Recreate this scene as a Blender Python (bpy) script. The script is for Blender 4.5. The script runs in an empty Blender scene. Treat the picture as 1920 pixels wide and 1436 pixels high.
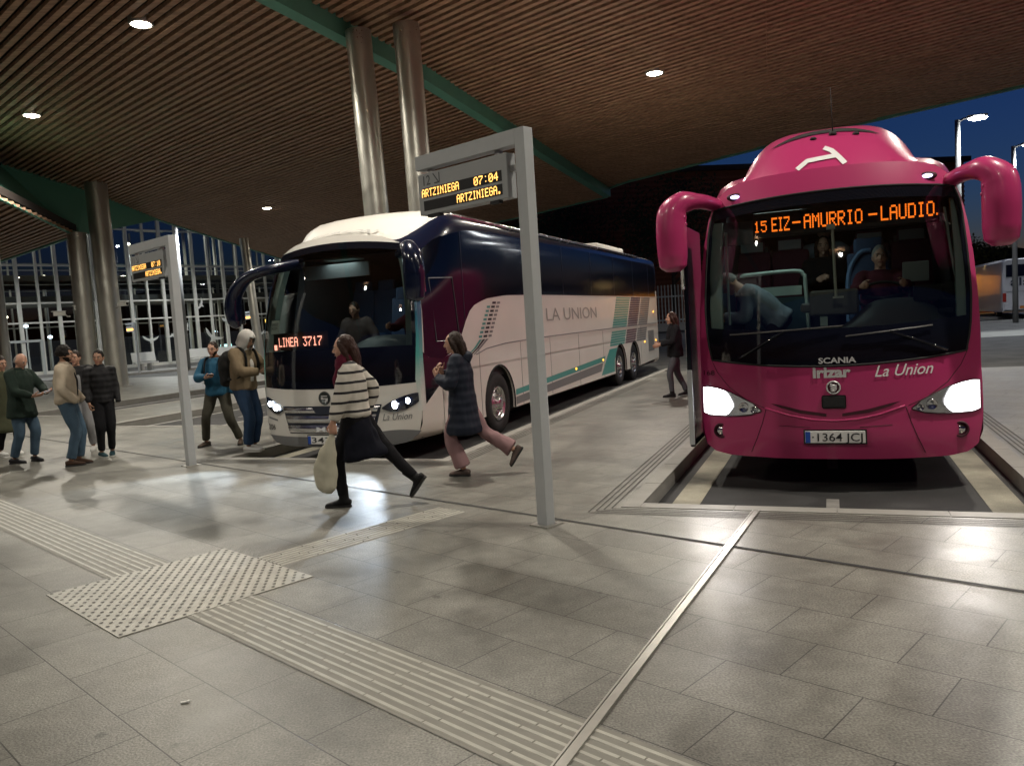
import bpy, bmesh, math, random
from mathutils import Vector, Matrix, noise
R = math.radians
random.seed(7)
sc = bpy.context.scene
COL = sc.collection

# ---------------------------------------------------------------- camera, world, exposure
CAMH = 1.68
cam_d = bpy.data.cameras.new("camera"); cam = bpy.data.objects.new("camera", cam_d); COL.objects.link(cam)
cam_d.sensor_width = 36.0; cam_d.lens = 36.0 * 1498.8 / 1920.0
cam_d.clip_start = 0.05; cam_d.clip_end = 2000
pit, rol = R(4.384), R(-3.552)
fw = Vector((0, math.cos(pit), -math.sin(pit))); u0v = Vector((0, math.sin(pit), math.cos(pit))); r0v = Vector((1, 0, 0))
rt = math.cos(rol) * r0v + math.sin(rol) * u0v; upv = -math.sin(rol) * r0v + math.cos(rol) * u0v
m = Matrix((rt, upv, -fw)).transposed().to_4x4(); m.translation = Vector((0, 0, CAMH)); cam.matrix_world = m
sc.camera = cam
w = bpy.data.worlds.new("World"); sc.world = w; w.use_nodes = True
wn = w.node_tree; sky = wn.nodes.new("ShaderNodeTexSky"); sky.sky_type = 'NISHITA'; sky.sun_disc = False
sky.sun_elevation = R(-1.1); sky.sun_rotation = R(45); sky.ozone_density = 5.0; sky.air_density = 1.0; sky.dust_density = 0.2
bgn = wn.nodes["Background"]; wn.links.new(sky.outputs[0], bgn.inputs[0]); bgn.inputs[1].default_value = 0.15
sc.view_settings.view_transform = 'Standard'; sc.view_settings.look = 'None'; sc.view_settings.gamma = 1.0
sc.view_settings.exposure = 0.15
sc.cycles.use_denoising = True
sc.cycles.max_bounces = 6; sc.cycles.diffuse_bounces = 4; sc.cycles.glossy_bounces = 3
sc.cycles.transparent_max_bounces = 12; sc.cycles.transmission_bounces = 4
sc.cycles.sample_clamp_indirect = 4.0; sc.cycles.caustics_reflective = False; sc.cycles.caustics_refractive = False
sc.cycles.use_adaptive_sampling = True

# ---------------------------------------------------------------- frames of reference
A1, A2 = R(21.952), R(-46.24)
D1 = Vector((math.sin(A1), math.cos(A1), 0)); N1 = Vector((math.cos(A1), -math.sin(A1), 0))     # bays
D2 = Vector((math.sin(A2), math.cos(A2), 0)); D3 = Vector((math.cos(A2), -math.sin(A2), 0))     # concourse grid
Z = Vector((0, 0, 1))
def UV(u, v, z=0): return D1 * u + N1 * v + Z * z
def ST(s, t, z=0): return D2 * s + D3 * t + Z * z

# ---------------------------------------------------------------- materials
MATS = {}
def mat(name, col, rough=0.5, metal=0.0, spec=0.5, var=0.0, vscale=6.0, bump=0.0, bscale=40.0, emit=None, es=1.0, coat=0.0, rvar=0.0, sheen=0.0):
    if name in MATS: return MATS[name]
    M = bpy.data.materials.new(name); M.use_nodes = True; nt = M.node_tree; b = nt.nodes["Principled BSDF"]
    b.inputs["Base Color"].default_value = (*col, 1); b.inputs["Roughness"].default_value = rough
    b.inputs["Metallic"].default_value = metal; b.inputs["Specular IOR Level"].default_value = spec
    if coat: b.inputs["Coat Weight"].default_value = coat; b.inputs["Coat Roughness"].default_value = 0.06
    if sheen: b.inputs["Sheen Weight"].default_value = sheen
    if emit: b.inputs["Emission Color"].default_value = (*emit, 1); b.inputs["Emission Strength"].default_value = es
    if var or bump or rvar:
        tc = nt.nodes.new("ShaderNodeTexCoord")
        if var or rvar:
            n = nt.nodes.new("ShaderNodeTexNoise"); n.inputs["Scale"].default_value = vscale; n.inputs["Detail"].default_value = 6
            nt.links.new(tc.outputs["Object"], n.inputs["Vector"])
            if var:
                mx = nt.nodes.new("ShaderNodeMix"); mx.data_type = 'RGBA'
                mx.inputs[6].default_value = (*[c * (1 - var) for c in col], 1); mx.inputs[7].default_value = (*[min(1, c * (1 + var)) for c in col], 1)
                nt.links.new(n.outputs["Fac"], mx.inputs[0]); nt.links.new(mx.outputs[2], b.inputs["Base Color"])
            if rvar:
                mr = nt.nodes.new("ShaderNodeMapRange"); mr.inputs[1].default_value = .3; mr.inputs[2].default_value = .7
                mr.inputs[3].default_value = max(0, rough - rvar); mr.inputs[4].default_value = min(1, rough + rvar)
                nt.links.new(n.outputs["Fac"], mr.inputs[0]); nt.links.new(mr.outputs[0], b.inputs["Roughness"])
        if bump:
            n2 = nt.nodes.new("ShaderNodeTexNoise"); n2.inputs["Scale"].default_value = bscale; n2.inputs["Detail"].default_value = 4
            bp = nt.nodes.new("ShaderNodeBump"); bp.inputs["Strength"].default_value = bump; bp.inputs["Distance"].default_value = 0.01
            nt.links.new(tc.outputs["Object"], n2.inputs["Vector"]); nt.links.new(n2.outputs["Fac"], bp.inputs["Height"]); nt.links.new(bp.outputs[0], b.inputs["Normal"])
    MATS[name] = M; return M

def glass(name, tint=(0.75, 0.8, 0.8), refl=0.12, rough=0.02):
    if name in MATS: return MATS[name]
    M = bpy.data.materials.new(name); M.use_nodes = True; nt = M.node_tree; nt.nodes.clear()
    out = nt.nodes.new("ShaderNodeOutputMaterial"); tr = nt.nodes.new("ShaderNodeBsdfTransparent"); gl = nt.nodes.new("ShaderNodeBsdfGlossy")
    tr.inputs[0].default_value = (*tint, 1); gl.inputs["Roughness"].default_value = rough
    lw = nt.nodes.new("ShaderNodeFresnel"); lw.inputs[0].default_value = 1.5
    ad = nt.nodes.new("ShaderNodeMath"); ad.operation = 'ADD'; ad.inputs[1].default_value = refl; ad.use_clamp = True
    mx = nt.nodes.new("ShaderNodeMixShader")
    nt.links.new(lw.outputs[0], ad.inputs[0]); nt.links.new(ad.outputs[0], mx.inputs[0])
    nt.links.new(tr.outputs[0], mx.inputs[1]); nt.links.new(gl.outputs[0], mx.inputs[2]); nt.links.new(mx.outputs[0], out.inputs[0])
    MATS[name] = M; return M

def tile_mat():
    M = bpy.data.materials.new("granite_tiles"); M.use_nodes = True; nt = M.node_tree; L = nt.links; b = nt.nodes["Principled BSDF"]
    tc = nt.nodes.new("ShaderNodeTexCoord"); mp = nt.nodes.new("ShaderNodeMapping")
    mp.inputs["Rotation"].default_value = (0, 0, -R(136.24)); mp.inputs["Location"].default_value = (0.03, 0.4, 0)
    L.new(tc.outputs["Object"], mp.inputs[0])
    # a slight per-row shift so that the joints do not line up regularly
    br = nt.nodes.new("ShaderNodeTexBrick"); br.offset = 0.42; br.offset_frequency = 2; br.squash = 1.0
    for k, v in (("Scale", 1.0), ("Mortar Size", 0.0034), ("Mortar Smooth", 0.2), ("Bias", 0.0), ("Brick Width", 0.64), ("Row Height", 0.42)): br.inputs[k].default_value = v
    br.inputs["Color1"].default_value = (0.182, 0.177, 0.155, 1); br.inputs["Color2"].default_value = (0.148, 0.145, 0.127, 1); br.inputs["Mortar"].default_value = (0.03, 0.028, 0.025, 1)
    L.new(mp.outputs[0], br.inputs["Vector"])
    sp = nt.nodes.new("ShaderNodeTexNoise"); sp.inputs["Scale"].default_value = 95; sp.inputs["Detail"].default_value = 5
    lg = nt.nodes.new("ShaderNodeTexNoise"); lg.inputs["Scale"].default_value = 1.3; lg.inputs["Detail"].default_value = 7; lg.inputs["Roughness"].default_value = .65
    md = nt.nodes.new("ShaderNodeTexNoise"); md.inputs["Scale"].default_value = 9; md.inputs["Detail"].default_value = 5
    for n in (sp, lg, md): L.new(tc.outputs["Object"], n.inputs["Vector"])
    def mul(a, src, lo, hi, f0=.3, f1=.7):
        r_ = nt.nodes.new("ShaderNodeMapRange"); r_.inputs[1].default_value = f0; r_.inputs[2].default_value = f1; r_.inputs[3].default_value = lo; r_.inputs[4].default_value = hi
        L.new(src, r_.inputs[0]); mx = nt.nodes.new("ShaderNodeMix"); mx.data_type = 'RGBA'; mx.blend_type = 'MULTIPLY'; mx.inputs[0].default_value = 1
        cb = nt.nodes.new("ShaderNodeCombineColor")
        for i in range(3): L.new(r_.outputs[0], cb.inputs[i])
        L.new(a, mx.inputs[6]); L.new(cb.outputs[0], mx.inputs[7]); return mx.outputs[2]
    c = mul(br.outputs["Color"], sp.outputs["Fac"], .50, 1.5)
    vo = nt.nodes.new("ShaderNodeTexVoronoi"); vo.inputs["Scale"].default_value = 2.3; wob = nt.nodes.new("ShaderNodeVectorMath"); wob.operation = 'MULTIPLY_ADD'
    wob.inputs[1].default_value = (.05, .05, .05); L.new(md.outputs["Color"], wob.inputs[0]); L.new(tc.outputs["Object"], wob.inputs[2]); L.new(wob.outputs[0], vo.inputs["Vector"])
    c = mul(c, vo.outputs["Distance"], .5, 1.0, .045, .075); c = mul(c, lg.outputs["Fac"], .66, 1.28); c = mul(c, md.outputs["Fac"], .86, 1.12)
    L.new(c, b.inputs["Base Color"])
    rr = nt.nodes.new("ShaderNodeMapRange"); rr.inputs[1].default_value = .3; rr.inputs[2].default_value = .7; rr.inputs[3].default_value = .30; rr.inputs[4].default_value = .50
    L.new(lg.outputs["Fac"], rr.inputs[0]); L.new(rr.outputs[0], b.inputs["Roughness"]); b.inputs["Specular IOR Level"].default_value = .55
    bp = nt.nodes.new("ShaderNodeBump"); bp.inputs["Strength"].default_value = .35; bp.inputs["Distance"].default_value = .004
    ad = nt.nodes.new("ShaderNodeMath"); ad.operation = 'MULTIPLY_ADD'; ad.inputs[1].default_value = -1.2
    L.new(br.outputs["Fac"], ad.inputs[0]); L.new(sp.outputs["Fac"], ad.inputs[2]); L.new(ad.outputs[0], bp.inputs["Height"]); L.new(bp.outputs[0], b.inputs["Normal"])
    return M

def asphalt_mat(name, col, wear=.35):
    M = mat(name, col, rough=.8, var=0); nt = M.node_tree; L = nt.links; b = nt.nodes["Principled BSDF"]
    tc = nt.nodes.new("ShaderNodeTexCoord"); a = nt.nodes.new("ShaderNodeTexNoise"); a.inputs["Scale"].default_value = 1.1; a.inputs["Detail"].default_value = 8
    g = nt.nodes.new("ShaderNodeTexNoise"); g.inputs["Scale"].default_value = 160
    L.new(tc.outputs["Object"], a.inputs[0]); L.new(tc.outputs["Object"], g.inputs[0])
    r_ = nt.nodes.new("ShaderNodeValToRGB"); r_.color_ramp.elements[0].position = .3; r_.color_ramp.elements[1].position = .7
    r_.color_ramp.elements[0].color = (*[c * (1 - wear) for c in col], 1); r_.color_ramp.elements[1].color = (*[c * (1 + wear) for c in col], 1)
    mx = nt.nodes.new("ShaderNodeMix"); mx.data_type = 'RGBA'; mx.blend_type = 'OVERLAY'; mx.inputs[0].default_value = .6
    L.new(a.outputs["Fac"], r_.inputs[0]); L.new(r_.outputs[0], mx.inputs[6]); L.new(g.outputs["Fac"], mx.inputs[7]); L.new(mx.outputs[2], b.inputs["Base Color"])
    bp = nt.nodes.new("ShaderNodeBump"); bp.inputs["Strength"].default_value = .5; bp.inputs["Distance"].default_value = .006
    L.new(g.outputs["Fac"], bp.inputs["Height"]); L.new(bp.outputs[0], b.inputs["Normal"]); return M

# ---------------------------------------------------------------- mesh helpers
def lerp(a, b, t): return a + (b - a) * t
def interp(tab, x):
    if x <= tab[0][0]: return tab[0][1]
    for (x0, y0), (x1, y1) in zip(tab, tab[1:]):
        if x <= x1: return y0 + (y1 - y0) * (x - x0) / (x1 - x0 + 1e-12)
    return tab[-1][1]
class MB:
    def __init__(s): s.v = []; s.f = []; s.mi = []; s.cur = 0
    def add(s, vs, fs):
        o = len(s.v); s.v += [tuple(v) for v in vs]
        for f in fs: s.f.append([i + o for i in f]); s.mi.append(s.cur)
    def box(s, c, d, rz=0, rot=None, taper=None):
        hx, hy, hz = d[0] / 2, d[1] / 2, d[2] / 2; vs = []
        M = rot if rot is not None else Matrix.Rotation(rz, 3, 'Z')
        for z in (-1, 1):
            k = taper if (taper and z > 0) else 1
            for x, y in ((-1, -1), (1, -1), (1, 1), (-1, 1)): vs.append(M @ Vector((x * hx * k, y * hy * k, z * hz)) + Vector(c))
        s.add(vs, [(3, 2, 1, 0), (4, 5, 6, 7), (0, 1, 5, 4), (1, 2, 6, 5), (2, 3, 7, 6), (3, 0, 4, 7)]); return s
    def obox(s, p, ax, ay, dx, dy, z0, z1):   # box from p along ax (dx) and ay (dy)
        q = [p, p + ax * dx, p + ax * dx + ay * dy, p + ay * dy]
        s.add([Vector((a.x, a.y, z0)) for a in q] + [Vector((a.x, a.y, z1)) for a in q], [(3, 2, 1, 0), (4, 5, 6, 7), (0, 1, 5, 4), (1, 2, 6, 5), (2, 3, 7, 6), (3, 0, 4, 7)]); return s
    def ring_tube(s, pts, rads, side=None, seg=12, caps=True):
        pts = [Vector(p) for p in pts]; rings = []; prev = None
        for i, p in enumerate(pts):
            t = (pts[min(i + 1, len(pts) - 1)] - pts[max(i - 1, 0)]).normalized()
            if side is not None: a = Vector(side); a = (a - t * a.dot(t)).normalized()
            else:
                a = prev if prev is not None else (Vector((1, 0, 0)) if abs(t.x) < .9 else Vector((0, 1, 0)))
                a = (a - t * a.dot(t)).normalized(); prev = a
            b = t.cross(a); ra, rb = (rads[i] if isinstance(rads[i], (tuple, list)) else (rads[i], rads[i]))
            rings.append([p + a * (ra * math.cos(2 * math.pi * k / seg)) + b * (rb * math.sin(2 * math.pi * k / seg)) for k in range(seg)])
        vs = [v for r in rings for v in r]; fs = []
        for i in range(len(rings) - 1):
            for k in range(seg): fs.append((i * seg + k, i * seg + (k + 1) % seg, (i + 1) * seg + (k + 1) % seg, (i + 1) * seg + k))
        if caps: fs.append(tuple(reversed(range(seg)))); fs.append(tuple(range((len(rings) - 1) * seg, len(rings) * seg)))
        s.add(vs, fs); return s
    def tube(s, pts, r, seg=10, sub=0, side=None, caps=True):
        pts = [Vector(p) for p in pts]; rr = r if isinstance(r, (list,)) else [r] * len(pts)
        if sub:
            P = []; Q = []
            for i in range(len(pts) - 1):
                p0, p1, p2, p3 = pts[max(i - 1, 0)], pts[i], pts[i + 1], pts[min(i + 2, len(pts) - 1)]
                for k in range(sub):
                    t = k / sub; P.append(.5 * ((2 * p1) + (p2 - p0) * t + (2 * p0 - 5 * p1 + 4 * p2 - p3) * t * t + (3 * p1 - p0 - 3 * p2 + p3) * t ** 3))
                    a, b = rr[i], rr[i + 1]
                    tt = t * t * (3 - 2 * t)
                    Q.append((lerp(a[0], b[0], tt), lerp(a[1], b[1], tt)) if isinstance(a, tuple) else lerp(a, b, tt))
            P.append(pts[-1]); Q.append(rr[-1]); pts, rr = P, Q
        return s.ring_tube(pts, rr, seg=seg, side=side, caps=caps)
    def ell(s, c, r, seg=14, rings=9, fn=None, M=None):
        vs = []; fs = []
        for i in range(rings + 1):
            th = math.pi * i / rings
            for k in range(seg):
                ph = 2 * math.pi * k / seg; d = Vector((math.sin(th) * math.cos(ph), math.sin(th) * math.sin(ph), math.cos(th)))
                p = Vector((d.x * r[0], d.y * r[1], d.z * r[2]))
                if fn: p = fn(d, p)
                if M: p = M @ p
                vs.append(p + Vector(c))
        for i in range(rings):
            for k in range(seg): fs.append((i * seg + k, (i + 1) * seg + k, (i + 1) * seg + (k + 1) % seg, i * seg + (k + 1) % seg))
        s.add(vs, fs); return s
    def lathe(s, c, prof, axis='x', seg=28):   # prof: (radius, along)
        vs = []; fs = []
        for r_, a in prof:
            for k in range(seg):
                t = 2 * math.pi * k / seg; x, y = r_ * math.cos(t), r_ * math.sin(t)
                vs.append(Vector(c) + (Vector((a, x, y)) if axis == 'x' else Vector((x, a, y)) if axis == 'y' else Vector((x, y, a))))
        for i in range(len(prof) - 1):
            for k in range(seg): fs.append((i * seg + k, i * seg + (k + 1) % seg, (i + 1) * seg + (k + 1) % seg, (i + 1) * seg + k))
        s.add(vs, fs); return s
    def grid(s, fn, nu, nv, flip=False):
        vs = [fn(i / nu, j / nv) for j in range(nv + 1) for i in range(nu + 1)]; fs = []
        for j in range(nv):
            for i in range(nu):
                a = j * (nu + 1) + i; q = (a, a + 1, a + nu + 2, a + nu + 1); fs.append(q[::-1] if flip else q)
        s.add(vs, fs); return s
    def prism(s, poly, z0, z1):   # poly: list of 2D/3D points (convex or not), vertical prism
        n = len(poly); vs = [Vector((p[0], p[1], z0)) for p in poly] + [Vector((p[0], p[1], z1)) for p in poly]
        s.add(vs, [tuple(reversed(range(n))), tuple(range(n, 2 * n))] + [(i, (i + 1) % n, n + (i + 1) % n, n + i) for i in range(n)]); return s
    def slab(s, pts, off):        # planar 3D polygon extruded by vector off
        n = len(pts); off = Vector(off); vs = [Vector(p) for p in pts] + [Vector(p) + off for p in pts]
        s.add(vs, [tuple(reversed(range(n))), tuple(range(n, 2 * n))] + [(i, (i + 1) % n, n + (i + 1) % n, n + i) for i in range(n)]); return s
    def mesh(s, name, mats, smooth=False, fix=False):
        me = bpy.data.meshes.new(name); me.from_pydata(s.v, [], s.f)
        for m_ in (mats if isinstance(mats, (list, tuple)) else [mats]): me.materials.append(m_)
        me.polygons.foreach_set("material_index", s.mi)
        if fix:
            bm = bmesh.new(); bm.from_mesh(me); bmesh.ops.remove_doubles(bm, verts=bm.verts, dist=1e-5); bmesh.ops.recalc_face_normals(bm, faces=bm.faces); bm.to_mesh(me); bm.free()
        if smooth: me.polygons.foreach_set("use_smooth", [True] * len(me.polygons))
        me.update(); return me
    def build(s, name, mats, parent=None, smooth=False, fix=False, loc=None, rz=None, auto=False):
        me = s.mesh(name, mats, smooth, fix)
        if auto: me.set_sharp_from_angle(angle=R(38))
        o = bpy.data.objects.new(name, me); COL.objects.link(o)
        if parent: o.parent = parent
        if loc is not None: o.location = loc
        if rz is not None: o.rotation_euler = (0, 0, rz)
        return o
def tag(o, label=None, cat=None, group=None, kind=None):
    if label: o["label"] = label
    if cat: o["category"] = cat
    if group: o["group"] = group
    if kind: o["kind"] = kind
    return o
def empty(name, loc, rz=0, label=None, cat=None, group=None):
    o = bpy.data.objects.new(name, None); COL.objects.link(o); o.location = loc; o.rotation_euler = (0, 0, rz); o.empty_display_size = .1
    return tag(o, label, cat, group)
def copy_tree(o, parent=None):
    c = o.copy(); COL.objects.link(c)
    if parent: c.parent = parent
    for ch in list(o.children): copy_tree(ch, c)
    return c
def bevel(o, wd=.01, seg=2):
    bm = bmesh.new(); bm.from_mesh(o.data); bmesh.ops.remove_doubles(bm, verts=bm.verts, dist=1e-5)
    ed = [e for e in bm.edges if len(e.link_faces) == 2 and e.calc_face_angle(0) > R(35)]
    bmesh.ops.bevel(bm, geom=ed, offset=wd, segments=seg, affect='EDGES', profile=.6); bm.to_mesh(o.data); bm.free(); return o

def text_mesh(txt, size, fn, name, m_, parent, shear=0, space=1.0, width=None, bold=0, xs=1.0, align='LEFT'):
    cu = bpy.data.curves.new(name, 'FONT'); cu.body = txt; cu.size = size; cu.shear = shear; cu.space_character = space; cu.offset = bold; cu.align_x = align
    cu.resolution_u = 3
    ob = bpy.data.objects.new(name, cu); COL.objects.link(ob); dg = bpy.context.evaluated_depsgraph_get(); dg.update()
    me = bpy.data.meshes.new_from_object(ob.evaluated_get(dg)); bpy.data.objects.remove(ob)
    xsr = [v.co.x for v in me.vertices]
    k = (width / (max(xsr) - min(xsr))) if (width and xsr) else xs; x0 = min(xsr) if (width and xsr) else 0
    for v in me.vertices: v.co = fn((v.co.x - x0) * k, v.co.y)
    me.materials.clear(); me.materials.append(m_)
    o = bpy.data.objects.new(name, me); COL.objects.link(o)
    if parent: o.parent = parent
    return o
LED = {'A': "0E 11 11 1F 11 11 11", 'M': "11 1B 15 15 11 11 11", 'U': "11 11 11 11 11 11 0E", 'R': "1E 11 11 1E 14 12 11", 'I': "0E 04 04 04 04 04 0E", 'O': "0E 11 11 11 11 11 0E",
       'L': "10 10 10 10 10 10 1F", 'D': "1E 11 11 11 11 11 1E", 'Z': "1F 01 02 04 08 10 1F", 'E': "1F 10 10 1E 10 10 1F", 'T': "1F 04 04 04 04 04 04", 'N': "11 19 15 13 11 11 11",
       'G': "0E 11 10 17 11 11 0E", '0': "0E 11 13 15 19 11 0E", '1': "04 0C 04 04 04 04 0E", '3': "1F 02 04 02 01 11 0E", '4': "02 06 0A 12 1F 02 02", '5': "1F 10 1E 01 01 11 0E",
       '7': "1F 01 02 04 08 08 08", ':': "00 04 00 00 00 04 00", '-': "00 00 00 1F 00 00 00", '.': "00 00 00 00 00 0C 0C", ' ': "00 00 00 00 00 00 00"}
def led_text(mb, txt, x0, z0, dot, fn, xstep=None, adv=6, fill=.8):
    xstep = xstep or dot; cx_ = x0
    for ch in txt:
        rows = [int(h, 16) for h in LED[ch].split()]
        for r_, bits in enumerate(rows):
            for c_ in range(5):
                if bits >> (4 - c_) & 1:
                    x, z = cx_ + c_ * xstep, z0 + (6 - r_) * dot; a, b = xstep * fill / 2, dot * fill / 2
                    mb.add([fn(x - a, z - b), fn(x + a, z - b), fn(x + a, z + b), fn(x - a, z + b)], [(0, 1, 2, 3)])
        cx_ += adv * xstep
    return mb

# ---------------------------------------------------------------- common materials
TILE = tile_mat()
ASPH = asphalt_mat("asphalt", (0.030, 0.030, 0.031), .6); ASPH2 = asphalt_mat("asphalt_road", (0.085, 0.085, 0.08))
KERB = mat("kerb_stone", (0.235, 0.228, 0.208), .6, var=.2, vscale=5, bump=.3, bscale=60)
CREAM = mat("tactile_cream", (0.36, 0.352, 0.31), .5, var=.4, vscale=7, bump=.2, bscale=90)
DARKJ = mat("joint_dark", (0.02, 0.02, 0.02), .7)
STEEL = mat("brushed_steel", (0.55, 0.54, 0.5), .35, metal=.9, rvar=.1, vscale=20)
GREYP = mat("post_grey_paint", (0.43, 0.45, 0.46), .42, var=.06, vscale=12, bump=.04, bscale=60)
COLP = mat("column_paint", (0.56, 0.555, 0.50), .36, metal=.8, var=.08, vscale=3, rvar=.08)
GREEN = mat("canopy_green_steel", (0.10, 0.30, 0.225), .5, var=.15, vscale=2)
BLACK = mat("black_rubber", (0.012, 0.012, 0.013), .75, bump=.2, bscale=50)
GLOSSB = mat("black_gloss", (0.006, 0.007, 0.012), .06, spec=.6, coat=.3)
DARKINT = mat("dark_interior", (0.03, 0.03, 0.035), .7, var=.2)
CHROME = mat("chrome", (0.75, 0.75, 0.76), .12, metal=1.0)
WLINE = mat("road_paint", (0.6, 0.59, 0.55), .6, var=.35, vscale=7, bump=.2)

def wood_mat():
    M = mat("timber_slat", (0.2, 0.1, 0.055), .55); nt = M.node_tree; L = nt.links; b = nt.nodes["Principled BSDF"]
    tc = nt.nodes.new("ShaderNodeTexCoord"); mp = nt.nodes.new("ShaderNodeMapping"); mp.inputs["Rotation"].default_value = (0, 0, -R(136.24)); mp.inputs["Scale"].default_value = (1, 9, 9)
    n = nt.nodes.new("ShaderNodeTexNoise"); n.inputs["Scale"].default_value = 1.2; n.inputs["Detail"].default_value = 6
    r_ = nt.nodes.new("ShaderNodeValToRGB"); r_.color_ramp.elements[0].position = .3; r_.color_ramp.elements[1].position = .72
    r_.color_ramp.elements[0].color = (0.24, 0.135, 0.085, 1); r_.color_ramp.elements[1].color = (0.50, 0.31, 0.195, 1)
    L.new(tc.outputs["Object"], mp.inputs[0]); L.new(mp.outputs[0], n.inputs[0]); L.new(n.outputs["Fac"], r_.inputs[0]); L.new(r_.outputs[0], b.inputs["Base Color"]); return M
WOOD = wood_mat()

# ================================================================ GROUND
ZB = -0.15
g = MB(); g.add([(-400, -60, ZB), (400, -60, ZB), (400, 500, ZB), (-400, 500, ZB)], [(0, 1, 2, 3)])
tag(g.build("ground", ASPH2), kind="structure")

# concourse pavement with the bay notches (bay frame u, v)
bays = [(6.9, -1.6, 1.56), (8.95, -8.0, -4.62), (12.4, -14.5, -11.2), (14.6, -20.3, -17.6)]
poly = []
def addp(u, v): p = UV(u, v); poly.append((p.x, p.y))
far_u = [21.0, 22.6, 25, 27, 29]
addp(-30, 45); addp(18.5, 45)
addp(18.5, 8.0); addp(5.0, 8.0); addp(5.0, 4.8) if False else None
poly = []
addp(-30, 40); addp(20.5, 40); addp(20.5, bays[0][2])
for i, (uf, va, vb) in enumerate(bays):
    if i: addp(far_u[i], vb)
    addp(uf, vb); addp(uf, va); 
    addp(far_u[i + 1] if i < 3 else 31, va)
addp(31, -75); addp(-30, -75)
g = MB(); g.prism(poly[::-1], ZB + .002, 0); o = g.build("pavement", [TILE, KERB])
for p_ in o.data.polygons:
    if abs(p_.normal.z) < .5: p_.material_index = 1
tag(o, kind="structure")
# far forecourt pavement in front of the glass building
g = MB(); q = [ST(50, -60), ST(50, 80), ST(90, 80), ST(90, -60)]; g.prism([(p.x, p.y) for p in q], ZB + .002, 0.0); o = g.build("forecourt", [KERB]); tag(o, kind="structure")

# bay asphalt, edge strips, centre lines
g = MB(); h = MB(); k = MB()
for (uf, va, vb) in bays:
    a, b, c, d = UV(uf + .002, va + .002), UV(24, va + .002), UV(24, vb - .002), UV(uf + .002, vb - .002)
    g.add([(p.x, p.y, ZB + .004) for p in (a, d, c, b)], [(0, 1, 2, 3)])
o = g.build("bay_road", ASPH); tag(o, kind="structure")
TAN = asphalt_mat("worn_tan_strip", (0.25, 0.235, 0.185), .85)
for (uf, va, vb) in bays[:2]:
    for v0, v1 in ((va + .14, va + .40), (vb - .36, vb - .08)):
        g2 = [UV(uf + .004, v0), UV(uf + .004, v1), UV(20, v1), UV(20, v0)]; h.add([(p.x, p.y, ZB + .008) for p in g2], [(0, 1, 2, 3)])
tag(h.build("bay_edge_strip", TAN), kind="structure")
for (uf, va, vb) in bays:
    vm = (va + vb) / 2 - .02
    for s0 in (uf + .05, uf + 2.4):
        g2 = [UV(s0, vm - .05), UV(s0, vm + .06), UV(s0 + .9, vm + .06), UV(s0 + .9, vm - .05)]; k.add([(p.x, p.y, ZB + .009) for p in g2], [(0, 1, 2, 3)])
for va, ua, ub in ((-14.36, 12.3, 40), (-19.85, 14.4, 46), (-8.7, 27, 34)):
    g2 = [UV(ua, va), UV(ua, va + .16), UV(ub, va + .16), UV(ub, va)]; k.add([(p.x, p.y, ZB + .009) for p in g2], [(0, 1, 2, 3)])
tag(k.build("road_marking", mat("worn_line_paint", (0.24, 0.235, 0.22), .7, var=.6, vscale=6)), kind="structure")
# kerb stone capping with joints
g = MB(); j = MB()
for (uf, va, vb) in bays:
    for v0, v1 in ((va - .16, va), (vb, vb + .16)):
        u = uf - .16 if v1 == va or v0 == vb else uf
        while u < uf + 14:
            L_ = 1.0; q = [UV(u, v0), UV(u, v1), UV(u + L_ - .008, v1), UV(u + L_ - .008, v0)]
            g.prism([(p.x, p.y) for p in q], -.02, .006); u += L_
    v = va
    while v < vb - .1:
        v1 = min(v + .8, vb); q = [UV(uf - .16, v + .004), UV(uf - .16, v1 - .004), UV(uf, v1 - .004), UV(uf, v + .004)]; g.prism([(p.x, p.y) for p in q], -.02, .006); v = v1
tag(g.build("kerb", KERB), kind="structure")
# grooves of the warning band beside the kerbs
g = MB()
for (uf, va, vb) in bays[:2]:
    for i in range(4):
        v = va - .22 - i * .055; q = [UV(uf - .22 - i * .055, v), UV(uf - .22 - i * .055, v - .016), UV(20, v - .016), UV(20, v)]; g.add([(p.x, p.y, .0045) for p in q], [(0, 1, 2, 3)])
        v = vb + .22 + i * .055; q = [UV(uf - .22 - i * .055, v), UV(uf - .22 - i * .055, v + .016), UV(20, v + .016), UV(20, v)]; g.add([(p.x, p.y, .0045) for p in q], [(3, 2, 1, 0)])
        u = uf - .22 - i * .055; q = [UV(u, va - .22 - i * .055), UV(u, vb + .22 + i * .055), UV(u - .016, vb + .22 + i * .055), UV(u - .016, va - .22 - i * .055)]; g.add([(p.x, p.y, .0045) for p in q], [(0, 1, 2, 3)])
tag(g.build("kerb_groove", mat("groove_dark", (0.07, 0.066, 0.06), .8)), kind="structure")

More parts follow.
